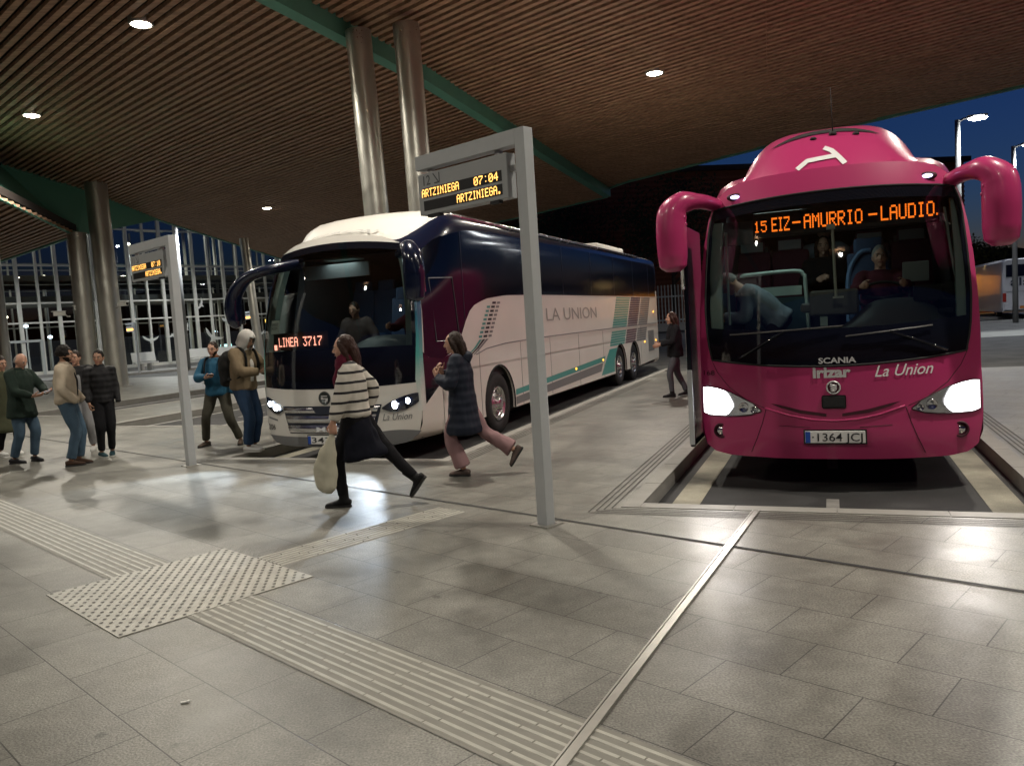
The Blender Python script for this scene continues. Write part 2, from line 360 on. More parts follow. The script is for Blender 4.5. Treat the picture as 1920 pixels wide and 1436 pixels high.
# dark slot drain right across, and the metal channel that meets it
g = MB(); P0, P1 = ST(0, 5.09), ST(11, 4.86); dd = (P1 - P0).normalized(); nn = Vector((-dd.y, dd.x, 0))
a, b = P0 - dd * 12, P1 + dd * 24; g.add([(p.x, p.y, .005) for p in (a - nn * .016, a + nn * .016, b + nn * .016, b - nn * .016)], [(3, 2, 1, 0)])
tag(g.build("slot_drain", DARKJ), kind="structure")
g = MB(); a, b = UV(6.72, -.62), UV(2.2, -1.045); dd = (b - a).normalized(); nn = Vector((-dd.y, dd.x, 0))
for off, wd, zz in ((-.024, .009, .014), (.024, .009, .014), (0, .036, .0095)):
    q = [a + nn * (off - wd / 2), a + nn * (off + wd / 2), b + nn * (off + wd / 2), b + nn * (off - wd / 2)]; g.prism([(p.x, p.y) for p in q], -.01, zz)
tag(g.build("metal_channel", mat("channel_metal", (0.42, 0.41, 0.38), .33, metal=.7, var=.2, vscale=10)), kind="structure")

# tactile strips
def ribs(mb, s0, s1, t0, t1, n, along='s', joint=.42, wd=.55, jit=True):
    L0, L1, W0, W1 = (s0, s1, t0, t1) if along == 's' else (t0, t1, s0, s1)
    step = (W1 - W0) / n
    for i in range(n):
        c = W0 + (i + .5) * step; x = L0; x_next = L0 + random.uniform(.15, joint)
        while x < L1 - .01:
            x2 = min(x_next if x == L0 else x + joint, L1); hw = step * wd / 2; hh = .006
            prof = [(-hw, .001), (-hw * .6, hh), (hw * .6, hh), (hw, .001)]; vs = []
            for xx in (x + .004, x2 - .004):
                for pw, pz in prof: vs.append(ST(xx, c + pw, pz) if along == 's' else ST(c + pw, xx, pz))
            mb.add(vs, [(0, 1, 5, 4), (1, 2, 6, 5), (2, 3, 7, 6), (0, 3, 2, 1), (4, 5, 6, 7)]); x = x2
g = MB(); ribs(g, -3.5, 4.82, 2.03, 2.47, 8); ribs(g, 6.11, 22, 2.03, 2.47, 8); ribs(g, 5.25, 5.63, 2.93, 4.78, 7, along='t')
tag(g.build("tactile_strip", CREAM, fix=True), kind="structure")
g = MB(); g.cur = 1
for s0, s1 in ((-3.5, 4.82), (6.11, 22)):
    q = [ST(s0, 2.02), ST(s0, 2.48), ST(s1, 2.48), ST(s1, 2.02)]; g.add([(p.x, p.y, .0035) for p in q], [(0, 1, 2, 3)])
g.cur = 0; q = [ST(4.82, 1.62), ST(6.11, 1.62), ST(6.11, 2.92), ST(4.82, 2.92)]; g.prism([(p.x, p.y) for p in q], -.01, .007)
g.cur = 2
for i in range(25):
    for jx in range(34):
        s_, t_ = 4.85 + i * .0513, 1.645 + jx * .0378
        if (i + jx) % 2: continue
        c = ST(s_, t_); vs = [(c.x + .0125 * math.cos(a_ * math.pi / 5), c.y + .0125 * math.sin(a_ * math.pi / 5), .0105) for a_ in range(10)]; g.add(vs, [tuple(range(10))])
tag(g.build("tactile_mat", [CREAM, mat("strip_base", (0.19, 0.185, 0.16), .6, var=.3), mat("stud_dark", (0.075, 0.07, 0.06), .6)], fix=False), kind="structure")
for p_ in bpy.data.objects["tactile_mat"].data.polygons: pass
# a scrap of litter on the floor
def lit(x, y, nm, lb):
    g = MB(); g.box((0, 0, .004), (.035, .014, .006), rz=.3); g.box((.016, .004, .006), (.014, .012, .007), rz=.9)
    tag(g.build(nm, mat("paper_white", (0.75, 0.75, 0.72), .7), loc=(x, y, .002)), lb, "litter")
lit(-1.62, 3.62, "paper_scrap", "tiny white scrap of paper lying on the tiles below the dotted mat")

# ================================================================ CANOPY
nx, ny = .0382, .0413; C0 = (-1.92, 19.16, 8.287)
def zc(x, y, off=0): return C0[2] - nx * (x - C0[0]) - ny * (y - C0[1]) + off
def clip_line(poly, p, d):
    ts = []
    for (ax, ay), (bx, by) in zip(poly, poly[1:] + poly[:1]):
        ex, ey = bx - ax, by - ay; den = d.x * ey - d.y * ex
        if abs(den) < 1e-9: continue
        t = ((ax - p.x) * ey - (ay - p.y) * ex) / den; s_ = ((ax - p.x) * d.y - (ay - p.y) * d.x) / den
        if 0 <= s_ < 1: ts.append(t)
    ts.sort(); return list(zip(ts[::2], ts[1::2]))
def soffit(mb, back, poly, zf, pitch=.25, wd=.52, thick=.09, gap=.16):
    ts = [Vector((x, y, 0)).dot(D3) for x, y in poly]; t = math.floor(min(ts) / pitch) * pitch
    while t < max(ts):
        for a, b in clip_line(poly, D3 * t, D2):
            p, q = D3 * t + D2 * a, D3 * t + D2 * b; hw = pitch * wd / 2
            n_ = max(1, int((b - a) / 9)); 
            for i in range(n_):
                p1, p2 = p.lerp(q, i / n_), p.lerp(q, (i + 1) / n_); dz = random.uniform(-.006, .006); vs = []
                p2 = p2 - D2 * .012
                for pp in (p1, p2):
                    for o_, hz in ((-hw, 0), (hw, 0), (hw, thick), (-hw, thick)):
                        w_ = pp + D3 * o_; vs.append((w_.x, w_.y, zf(w_.x, w_.y) + hz + dz))
                mb.add(vs, [(0, 1, 2, 3), (7, 6, 5, 4), (0, 4, 5, 1), (1, 5, 6, 2), (2, 6, 7, 3), (3, 7, 4, 0)])
        t += pitch
    n_ = len(poly); back.add([(x, y, zf(x, y) + gap) for x, y in poly] + [(x, y, zf(x, y) + gap + .25) for x, y in poly],
                             [tuple(range(n_)), tuple(reversed(range(n_, 2 * n_)))] + [(i, n_ + i, n_ + (i + 1) % n_, (i + 1) % n_) for i in range(n_)])
canopy = empty("canopy", (0, 0, 0), 0, "big sloping canopy lined with brown timber slats, green steel beams and edges", "canopy")
b0, b1, b2 = (-4.44, 16.8), (-1.9, 21.69), (4.98, 37.9)
bd = Vector((b2[0] - b0[0], b2[1] - b0[1], 0)).normalized(); bn = (b0[0] - bd.x * 34, b0[1] - bd.y * 34)
left_poly = [bn, b2, (5.0, 38.11), (-15.56, 63.5), (-16.29, 55.7), (-17.5, 41.7), (-17.4, 34.2), (-18.0, 29.5), (-19.5, 14), (-22, -16)]
right_poly = [bn, (34, -18), (34, -2), (15.76, 24.34), (11.39, 29.12), (5.6, 36.6), b2]
RO = .32
sl = MB(); bk = MB()
soffit(sl, bk, left_poly, lambda x, y: zc(x, y)); soffit(sl, bk, right_poly, lambda x, y: zc(x, y, RO))
sl.build("timber_slats", WOOD, canopy); bk.build("backing", mat("canopy_backing", (0.02, 0.013, 0.01), .9), canopy)
def edge_beam(name, pts, wd, dp, up=.32, parent=canopy):
    g = MB(); vs = []
    for i, (x, y, zz) in enumerate(pts):
        a = Vector(pts[max(i - 1, 0)]); b = Vector(pts[min(i + 1, len(pts) - 1)]); t = (b - a); t.z = 0; t.normalize(); n_ = Vector((-t.y, t.x, 0)) * wd / 2
        for sx, hz in ((-1, -dp), (1, -dp), (1, up), (-1, up)): vs.append((x + n_.x * sx, y + n_.y * sx, zz + hz))
    fs = [(0, 3, 2, 1)]
    for i in range(len(pts) - 1):
        for k_ in range(4): fs.append((i * 4 + k_, i * 4 + (k_ + 1) % 4, i * 4 + 4 + (k_ + 1) % 4, i * 4 + 4 + k_))
    e = (len(pts) - 1) * 4; fs.append((e, e + 1, e + 2, e + 3)); g.add(vs, fs); return g.build(name, GREEN, parent, fix=True)
P3 = lambda x, y, o_=0: (x, y, zc(x, y, o_))
edge_beam("beam", [P3(*bn), P3(*b0), P3(*b1), P3(*b2)], .34, .06, .6)
edge_beam("edge_trim", [P3(*p, RO) for p in right_poly[2:6]] + [P3(*b2, RO)], .16, .05)
edge_beam("edge_trim", [P3(*p) for p in left_poly[2:8]], .12, .05)
# green fascia and the lower roof on the left
g = MB(); top = [(-19.5, 14, zc(-19.5, 14)), (-18.0, 29.5, zc(-18, 29.5)), (-17.4, 34.2, zc(-17.4, 34.2)), (-17.5, 41.2, zc(-17.5, 41.2))]
bot = [(-12.2, 15, 6.35), (-14.9, 24, 6.3), (-17.4, 33.2, 6.25), (-17.48, 41.1, 7.9)]
vs = [Vector(p) for p in top] + [Vector(p) for p in bot]; off = Vector((-.12, 0, 0))
g.add(vs + [v + off for v in vs], [(0, 1, 5, 4), (1, 2, 6, 5), (2, 3, 7, 6), (8, 12, 13, 9), (9, 13, 14, 10), (10, 14, 15, 11), (4, 5, 13, 12), (5, 6, 14, 13), (6, 7, 15, 14)])
fas = g.build("fascia", mat("fascia_green_lightened", (.12, .36, .27), .6), canopy)  # lighter copy of the canopy green, making up for light missing on the fascia
low_poly = [(-12.2, 15), (-14.9, 24), (-17.4, 33.2), (-17.4 - .722 * 30, 33.2 + .692 * 30), (-70, 50), (-70, 5), (-20, 5)]
sl = MB(); bk = MB(); soffit(sl, bk, low_poly, lambda x, y: 6.3, pitch=.3)
sl.build("lower_timber_slats", WOOD, canopy); bk.build("lower_backing", MATS["canopy_backing"], canopy)
edge_beam("edge_trim", [(low_poly[2][0], low_poly[2][1], 6.3), (low_poly[3][0], low_poly[3][1], 6.3)], .12, .04)

# columns
def column(base, topz, topxy, r, label, name="column", collar=True, cams=()):
    o = empty(name, (base[0], base[1], 0), 0, label, "column", "steel columns holding up the canopy")
    g = MB(); tx, ty = topxy[0] - base[0], topxy[1] - base[1]
    n_ = 14; pts = [(tx * i / n_, ty * i / n_, topz * i / n_) for i in range(n_ + 1)]; g.ring_tube(pts, [r] * (n_ + 1), seg=32); s_ = g.build("shaft", COLP, o, smooth=True, auto=True)
    if collar:
        g = MB(); k0 = .955; g.ring_tube([(tx * k0, ty * k0, topz * k0), (tx, ty, topz)], [r + .006] * 2, seg=32); g.build("collar", STEEL, o, smooth=True, auto=True)
    g = MB(); g.lathe((0, 0, 0), [(0, .03), (r + .12, .03), (r + .12, 0)], axis='z', seg=24); g.build("base_plate", STEEL, o)
    return o
column((-2.72, 18.6), zc(-3, 18.6) + .05, (-2.98, 18.6), .285, "thick grey steel column left of its twin, behind the white coach")
column((-1.72, 18.3), zc(-1.8, 18.3) + .05, (-1.86, 18.3), .29, "thick grey steel column right of its twin, just left of the numbered sign")
column((-17.15, 32.6), 6.3, (-17.1, 32.6), .36, "pale steel column under the lower roof corner, beside the taller column")
c2 = column((-16.25, 33), 8.35, (-16.35, 33), .42, "tall grey steel column in front of the green fascia with cameras on it")
column((-14.0, 45), 7.2, (-14.4, 45), .24, "slim pale steel column seen through the coach mirror arm", collar=False)
column((-23.35, 37.0), 6.3, (-23.35, 37.0), .3, "pale steel column at the left edge of the photo", collar=False)
# security cameras
def seccam(loc, rz, label):
    o = empty("security_camera", loc, rz, label, "security camera", "cameras on the far columns")
    g = MB(); g.box((.28, 0, 0), (.44, .16, .16)); g.box((.3, 0, .1), (.52, .2, .03)); bevel(g.build("housing", mat("camera_white", (.6, .6, .56), .5), o), .02)
    g = MB(); g.tube([(-.1, 0, -.12), (0, 0, -.12), (.1, 0, -.02)], .03, seg=8); g.build("bracket", STEEL, o)
    g = MB(); g.lathe((.505, 0, 0), [(0, .002), (.06, .002), (.06, -.01)], axis='x', seg=14); g.build("lens", GLOSSB, o)
seccam((-15.75, 32.6, 3.35), R(-20), "white security camera on the right side of the tall left column")
seccam((-16.9, 32.5, 3.3), R(200), "white security camera between the two left columns")
seccam((-17.65, 32.3, 3.1), R(215), "white security camera on the left side of the left column pair")

# downlights
LENS = mat("lamp_lens_warm", (1, .95, .85), .3, emit=(1.0, .9, .72), es=60)
LP = [(-7.5, 17.8, "at the top left of the photo"), (-13.5, 23.9, "at the far left of the canopy"), (-11.2, 38.9, "above the white coach mirror"), (4.43, 22.5, "above the gap between the two coaches"), (-11.2, 47.4, "hidden just behind the white coach roof")]
def downlight(x, y, zz, lb, power, first=[None]):
    o = empty("downlight", (x, y, zz), 0, "round recessed downlight in the timber soffit " + lb, "downlight", "downlights in the canopy")
    g = MB(); g.lathe((0, 0, 0), [(.0, -.05), (.12, -.045), (.19, -.02), (.21, .0), (.21, .02)], axis='z', seg=24); g.build("lens", LENS, o, smooth=True)
    g = MB(); g.lathe((0, 0, 0), [(.21, .0), (.21, -.02), (.24, -.025), (.26, 0), (.26, .16)], axis='z', seg=24); g.build("rim", STEEL, o, smooth=True)
    l = bpy.data.lights.new("lamp", 'SPOT'); l.energy = power; l.color = (1.0, .925, .80); l.spot_size = R(150); l.spot_blend = .5; l.shadow_soft_size = .14
    lo = bpy.data.objects.new("lamp", l); COL.objects.link(lo); lo.parent = o; lo.location = (0, 0, -.08)
DLP = 2400
for x, y, lb in LP: downlight(x, y, zc(x, y, RO if (x, y) == (4.43, 22.5) else 0) - .01, lb, DLP)
for x, y, pw_ in ((-1.3, 11.2, .8), (10.4, 15.8, .8), (5.5, 5.2, .8), (-14, 9.5, .7), (-7.6, 2.5, .45), (-1, -4.5, .45), (14, 4, .6)):
    b_ = zc(x, y, RO if x > 0 else 0) - .01; downlight(x, y, b_, "overhead, outside the photo", DLP * pw_)
for x, y in ((-30, 38),): downlight(x, y, 6.28, "in the lower roof on the left", DLP * .5)
# ================================================================ COACHES
def wheel(parent, x, y, z, r=.51, out=1, name="wheel", wdt=.3):
    o = bpy.data.objects.new(name, None); COL.objects.link(o); o.parent = parent; o.location = (x, y, z); o.scale = (out, 1, 1); o.empty_display_size = .1
    g = MB(); g.lathe((0, 0, 0), [(r * .56, -wdt), (r * .97, -wdt), (r, -wdt + .03), (r, -.035), (r * .97, -.005), (r * .8, .006), (r * .62, 0), (r * .575, -.03)], seg=40); g.build("tyre", BLACK, o, smooth=True)
    rm = mat("wheel_alloy", (.55, .55, .55), .25, metal=.95)
    g = MB(); g.lathe((0, 0, 0), [(r * .575, -.03), (r * .56, .0), (r * .53, .0), (r * .49, -.05), (r * .40, -.09), (r * .34, -.03), (r * .22, .0), (r * .2, .03), (r * .12, .045), (0, .045)], seg=40); rim = g.build("rim", rm, o, smooth=True)
    g = MB()
    for i in range(10):
        a = i * math.pi / 5; g.ell((-.07, r * .445 * math.cos(a), r * .445 * math.sin(a)), (.012, .026, .026), seg=8, rings=4)
    g.build("hand_hole", GLOSSB, rim)
    g = MB()
    for i in range(10):
        a = (i + .5) * math.pi / 5; g.lathe((-.02, r * .285 * math.cos(a), r * .285 * math.sin(a)), [(.014, 0), (.014, .035), (0, .038)], seg=6)
    g.build("wheel_nut", CHROME, rim); return o

class Coach:
    """front skin is the sheet y = S(x, z); x to the right, y rearwards, z up from the road"""
    def __init__(s, root, S, A, B, hw, zb, zt, length):
        s.root, s.S, s.A, s.B, s.hw, s.zb, s.zt, s.len = root, S, A, B, hw, zb, zt, length
        s.side = [(z, x) for x, z in A if x > .9]; s.side = sorted(s.side)
    def OR(s, z): return interp(s.side, z)
    def P(s, x, z, off=0): return Vector((x, s.S(x, z) - off, z))
    def roofz(s, x): return interp(sorted([(x_, z) for x_, z in s.A if z > 2.6]), abs(x))
    def lowz(s, x): return interp(sorted([(x_, z) for x_, z in s.A if z < .6]), abs(x))
    def lower_panel(s, name, m_, off=0, nu=48, nv=14):
        zT = lambda x: s.zb(min(abs(x), s.hw[0][1])) + max(0, abs(x) - s.hw[0][1]) * .3
        def fn(u, v):
            u = u * 2 - 1; z1 = lerp(.45, zT(1.28), v); x = u * lerp(interp(s.side, .42 + .9 * v), interp(s.side, z1), .5 if v < .1 else 1)
            return s.P(x, lerp(s.lowz(x), zT(x), v), off)
        g = MB(); g.grid(fn, nu, nv); return g.build(name, m_, s.root, smooth=True)
    def wsx(s, u, v): return u * interp(s.hw, v)
    def wspt(s, u, v, off=0):
        x = s.wsx(u, v); return s.P(x, lerp(s.zb(x), s.zt(x), v), off)
    def ws(s, name, m_, v0, v1, off=0, u0=-1, u1=1, nu=36, nv=10, par=None):
        g = MB(); g.grid(lambda a, b: s.wspt(lerp(u0, u1, a), lerp(v0, v1, b), off), nu, nv); return g.build(name, m_, par or s.root, smooth=True)
    def pillars(s, name, m_):
        zT = lambda x: s.zb(s.hw[0][1]) + max(0, abs(x) - s.hw[0][1]) * .3
        for sg in (-1, 1):
            def fn(a, b):
                xi = interp(s.hw, b); zi = lerp(s.zb(xi), s.zt(xi), b); zo = lerp(zT(1.28), s.zt(interp(s.hw, 1)) + .01, b); xo = s.OR(zo)
                return s.P(sg * lerp(xi, xo, a), lerp(zi, zo, a))
            g = MB(); g.grid(fn, 5, 16, flip=sg < 0); g.build(name, m_, s.root, smooth=True)
    def cap(s, name, m_, nu=36, nv=8):
        W = s.OR(s.zt(interp(s.hw, 1)) + .01)
        def fn(a, b):
            x = (a * 2 - 1) * W; z0 = s.zt(min(abs(x), interp(s.hw, 1))); z1 = max(z0 + .005, s.roofz(x)); return s.P(x, lerp(z0, z1, b))
        g = MB(); g.grid(fn, nu, nv); return g.build(name, m_, s.root, smooth=True)
    def ring(s, j, d, full=1.2):
        (xa, za), (xb, zb_) = s.A[j], s.B[j]; e = min(1, d / full); e = e * e * (3 - 2 * e); x, z = lerp(xa, xb, math.sqrt(e) if za < 2.7 else e), lerp(za, zb_, e)
        return Vector((x, s.S(xa, za) * (1 if d < s.len else 1) + d, z))
    def hull(s, name, m_, ds, skip=None, matsel=None, rear=True):
        n = len(s.A); g = MB(); vs = []
        for d in ds:
            row = [s.ring(j, d) for j in range(n)]
            if d >= ds[-1] - .01: row = [Vector((p.x, s.len, p.z)) for p in row]
            vs.append(row + [Vector((-p.x, p.y, p.z)) for p in reversed(row[:-1] if s.A[-1][0] == 0 else row)])
        m2 = len(vs[0]); flat = [p for r_ in vs for p in r_]; fs = []; mi = []
        for i in range(len(ds) - 1):
            for k in range(m2):
                k2 = (k + 1) % m2; c = (vs[i][k] + vs[i][k2] + vs[i + 1][k] + vs[i + 1][k2]) / 4
                if skip and skip(c): continue
                fs.append((i * m2 + k, i * m2 + k2, (i + 1) * m2 + k2, (i + 1) * m2 + k)); mi.append(matsel(c, min(k, m2 - 2 - k)) if matsel else 0)
        if rear: fs.append(tuple((len(ds) - 1) * m2 + k for k in range(m2))); mi.append(0)
        g.v = [tuple(v) for v in flat]; g.f = [list(f) for f in fs]; g.mi = mi
        return g.build(name, m_, s.root, smooth=True, auto=True)
    def side_x(s, y, z, sg=1):
        A = [(z_, x_) for x_, z_ in s.A if x_ > .9 and z_ < 2.95]; xa = interp(sorted(A), z); d = y - s.S(xa, z); e = max(0, min(1, d / 1.2)); e = e * e * (3 - 2 * e)
        xb = interp(sorted([(z_, x_) for x_, z_ in s.B if x_ > 1.0]), z); return sg * lerp(xa, xb, math.sqrt(e))
    def side_patch(s, name, lo, hi, m_, n=40, nv=6, off=.006, sg=1, par=None):   # lo, hi: [(y, z)] polylines over the same y range
        def fn(a, b):
            y = lerp(lo[0][0], lo[-1][0], a); y2 = lerp(hi[0][0], hi[-1][0], a); yy = lerp(y, y2, b); z = lerp(interp(lo, y), interp(hi, y2), b)
            return Vector((s.side_x(yy, z, sg) + sg * off, yy, z))
        g = MB(); g.grid(fn, n, nv, flip=sg < 0); return g.build(name, m_, par or s.root, smooth=True)
    def liner(s, m_, y0, y1, zf, floor2=None):
        g = MB(); W = 1.19
        g.cur = 0
        q = [(-W, y0), (W, y0), (W, y1), (-W, y1)]
        g.add([(W, y0, zf), (W, y1, zf), (1.1, y1, 3.02), (1.02, y0 + .4, 2.95)], [(0, 1, 2, 3)]); g.add([(-W, y0, zf), (-W, y1, zf), (-1.1, y1, 3.02), (-1.02, y0 + .4, 2.95)], [(3, 2, 1, 0)])
        g.add([(-W, y1, zf), (W, y1, zf), (1.1, y1, 3.02), (-1.1, y1, 3.02)], [(0, 1, 2, 3)]); g.add([(-1.02, y0 + .35, 2.93), (1.02, y0 + .35, 2.93), (1.1, y1, 3.02), (-1.1, y1, 3.02)], [(0, 1, 2, 3)])
        g.add([(-W, y0, zf), (W, y0, zf), (W, y1, zf), (-W, y1, zf)], [(0, 1, 2, 3)]); return g.build("interior_lining", m_, s.root)

GLS = glass("windscreen_glass", (.74, .80, .79), refl=.06, rough=.012)
def seat(parent, x, y, z, m_, name="passenger_seat", head=None):
    g = MB(); g.box((0, 0, .42), (.44, .44, .12)); g.box((0, .24, .82), (.44, .12, .75), rot=Matrix.Rotation(R(-10), 3, 'X')); g.box((0, .30, 1.25), (.3, .1, .2), rot=Matrix.Rotation(R(-10), 3, 'X'))
    o = g.build(name, m_, parent, loc=(x, y, z)); bevel(o, .035, 2)
    for p_ in o.data.polygons: p_.use_smooth = True
    if head:
        g = MB(); g.box((0, .235, 1.26), (.27, .03, .12), rot=Matrix.Rotation(R(-10), 3, 'X')); bevel(g.build("head_cover", head, o), .01)
    return o

# ---------------------------------------------------------------- the pink coach
pink = empty("coach", UV(8.12, 0, ZB), -A1, "magenta pink coach with an orange destination display and blazing headlights", "coach")
PINK = mat("magenta_paint", (0.44, 0.033, 0.140), .34, spec=.5, coat=.5)
PINKD = mat("magenta_seam", (0.05, 0.004, 0.014), .6)
Sp = lambda x, z: .38 * abs(x / 1.28) ** 2.5 + .09 * max(z - 1.0, 0) ** 2 + .22 * max(.55 - z, 0) ** 1.3
pA = [(0, .33), (.5, .33), (1.0, .335), (1.16, .36), (1.25, .43), (1.29, .55), (1.295, .75), (1.29, .95), (1.28, 1.2), (1.285, 1.45), (1.275, 1.8), (1.25, 2.2), (1.215, 2.5), (1.17, 2.75), (1.12, 2.88), (1.06, 2.98), (.96, 3.06), (.85, 3.095), (.6, 3.125), (.3, 3.135), (0, 3.14)]
pB = [(0, .3), (.5, .3), (1.0, .305), (1.2, .32), (1.26, .38), (1.275, .55), (1.275, .75), (1.275, .95), (1.275, 1.2), (1.275, 1.45), (1.275, 1.8), (1.275, 2.2), (1.275, 2.5), (1.275, 2.8), (1.268, 2.98), (1.24, 3.11), (1.17, 3.23), (1.04, 3.30), (.8, 3.335), (.3, 3.35), (0, 3.35)]
phw = [(0, 1.15), (.06, 1.175), (.18, 1.2), (.35, 1.212), (.6, 1.195), (.85, 1.165), (.94, 1.14), (1, 1.10)]
pc = Coach(pink, Sp, pA, pB, phw, lambda x: 1.225 + .085 * (x / 1.16) ** 2, lambda x: 2.905 - .055 * (x / 1.12) ** 2, 12.2)
pc.lower_panel("front_panel", PINK); pc.pillars("windscreen_pillar", PINK); pc.cap("roof_front", PINK)
pc.hull("body", PINK, [0, .04, .1, .2, .4, .7, 1.2, 3, 6, 9, 12])
pc.ws("windscreen", GLS, .21, .93, off=.004, u0=-.965, u1=.965)
pc.ws("windscreen_base", GLOSSB, 0, .21, off=.004); pc.ws("windscreen_border", GLOSSB, .93, 1, off=.004)
for sg in (-1, 1): pc.ws("windscreen_border", GLOSSB, .21, .93, off=.004, u0=sg * .965 if sg > 0 else -1, u1=1 if sg > 0 else -.965, nu=2)
# windscreen rubber
def pline(c, pts, r_, name, m_, off=.004, sub=4, seg=6, par=None):
    P = []
    for (x0, z0), (x1, z1) in zip(pts, pts[1:]):
        for i in range(sub): P.append(c.P(lerp(x0, x1, i / sub), lerp(z0, z1, i / sub), off))
    P.append(c.P(*pts[-1], off)); g = MB(); g.tube(P, r_, seg=seg); return g.build(name, m_, par or c.root, smooth=True)
rim_ = [(pc.wspt(u, v).x, pc.wspt(u, v).z) for u, v in [(-1 + i / 10, 0) for i in range(21)] + [(1, i / 12) for i in range(1, 13)] + [(1 - i / 10, 1) for i in range(1, 21)] + [(-1, 1 - i / 12) for i in range(1, 13)]]
pline(pc, rim_, .011, "windscreen_seal", BLACK, sub=1)
# bumper line, slot and seams
cur = lambda pts: pts
pline(pc, [(-.63, .825), (-.4, .755), (-.2, .715), (0, .703), (.2, .715), (.4, .757), (.61, .83)], .011, "bumper_edge", PINK, off=.0)
g = MB()
for sg in (-1, 1):
    pts = [(sg * .07, .745), (sg * .3, .775), (sg * .48, .83), (sg * .58, .875), (sg * .5, .862), (sg * .3, .81), (sg * .07, .772)]
    g.add([pc.P(x, z, .006) for x, z in pts], [(0, 1, 5, 6), (1, 2, 4, 5), (2, 3, 4)])
g.build("bumper_slot", PINKD, pink)
for sg in (-1, 1):
    pline(pc, [(sg * .62, .82), (sg * .66, .68), (sg * .72, .52), (sg * .78, .38)], .004, "panel_seam", PINKD, off=0, seg=4)
    pline(pc, [(sg * 1.17, 1.33), (sg * 1.1, 1.18), (sg * .98, 1.03), (sg * .8, .9), (sg * .64, .83)], .0035, "panel_seam", PINKD, off=0, seg=4)
    pline(pc, [(sg * .22, .64), (sg * .5, .655)], .003, "panel_seam", PINKD, off=0, seg=4)
# headlights
HG = glass("lamp_glass", (.95, .97, 1.0), refl=.05, rough=.01)
REFL = mat("lamp_reflector", (.8, .8, .82), .12, metal=1.0)
HEML = mat("headlight_glow", (1, 1, 1), .3, emit=(1.0, .97, .94), es=8)
def headlight(sg):
    up = [(.67, .805), (.75, .875), (.87, .935), (.98, .985), (1.1, 1.02), (1.2, 1.035), (1.265, 1.03)]; lo = [(.67, .795), (.78, .757), (.9, .742), (1.0, .737), (1.1, .735), (1.2, .735), (1.275, .76)]
    xs = lambda a: lerp(.67, 1.27, a)
    def fn(off):
        return lambda a, b: pc.P(sg * xs(a), lerp(interp(lo, xs(a)), interp(up, xs(a)), b), off)
    g = MB(); g.grid(fn(.006), 16, 6, flip=sg < 0); h_ = g.build("headlight", REFL, pink, smooth=True)
    g = MB(); g.grid(fn(.02), 16, 6, flip=sg < 0); g.build("lens", HG, h_, smooth=True)
    g = MB()
    def gl(a, b):
        x = lerp(.955, 1.262, a); zl, zh = interp(lo, x) + .008, interp(up, x) - .008; k = math.sin(min(1, a * 3.2 + .12) * math.pi / 2)
        zm = (zl + zh) / 2 - .01; return pc.P(sg * x, lerp(zm + (zl - zm) * k, zm + (zh - zm) * k, b), .013)
    g.grid(gl, 12, 6, flip=sg < 0); g.build("bulb", HEML, h_, smooth=True)
    g = MB()
    for x, z, r_ in ((.74, .81, .035), (.84, .83, .05)): p = pc.P(sg * x, z, .012); g.lathe(p, [(0, .0), (r_ * .5, -.004), (r_ * .9, -.012), (r_, -.012), (r_, .01)], axis='y', seg=18)
    g.build("inner_lamp", CHROME, h_, smooth=True)
    pline(pc, up + lo[::-1] + up[:1] if sg > 0 else [(-x, z) for x, z in up + lo[::-1] + up[:1]], .006, "trim", PINKD, off=.01, sub=2, par=h_)
    l = bpy.data.lights.new("beam", 'SPOT'); l.energy = 40; l.color = (1, .92, .85); l.spot_size = R(95); l.spot_blend = .8; l.shadow_soft_size = .28
    o = bpy.data.objects.new("beam", l); COL.objects.link(o); o.parent = h_; o.location = (sg * 1.1, .1, .9); o.rotation_euler = (R(-80), 0, R(6 * sg) * 0)
    o.rotation_euler = Vector((0, -1, -.16)).to_track_quat('-Z', 'Y').to_euler()
headlight(1); headlight(-1)
for sg in (-1, 1):
    p = pc.P(sg * 1.085, .58, 0); g = MB(); g.lathe(p, [(0, -.006), (.052, -.01), (.056, .03)], axis='y', seg=20); fo = g.build("fog_lamp", REFL, pink, smooth=True)
    g = MB(); g.lathe(p, [(.056, .03), (.058, -.016), (.074, -.016), (.078, .03)], axis='y', seg=20); g.build("bezel", PINKD, fo, smooth=True)
    p = pc.P(sg * .88, 2.955, .012); g = MB(); g.ell(p, (.048, .018, .02), fn=None); mk = g.build("marker_lamp", mat("marker_glow", (1, 1, 1), .3, emit=(.55, .5, 1.0), es=4), pink, smooth=True)
    g = MB(); g.ell(p + Vector((0, .01, 0)), (.085, .018, .04)); g.build("bezel", PINKD, mk, smooth=True)
PLW = mat("plate_white", (.72, .72, .7), .4); INK = mat("ink_black", (.015, .015, .018), .5); PLB = mat("plate_blue", (.02, .08, .4), .4)
def plate(c, x, z, txt, frame=True, wd=.53):
    g = MB(); y = c.S(x, z) - .03; g.box((x, y, z), (wd, .012, .115)); o = g.build("number_plate", PLW, c.root); bevel(o, .004, 1)
    g = MB(); g.box((x - wd / 2 + .025, y - .0075, z), (.045, .003, .108)); g.build("blue_band", PLB, o)
    text_mesh(txt, .108, lambda a, b: Vector((x - wd / 2 + .062 + a, y - .009, z - .038 + b)), "lettering", INK, o, width=wd - .085, bold=.0008)
    g = MB(); g.box((x, y + .012, z), (wd + .03, .012, .14)); g.build("plate_holder", BLACK, o)
plate(pc, 0, .552, "\u00b71364 JCJ")
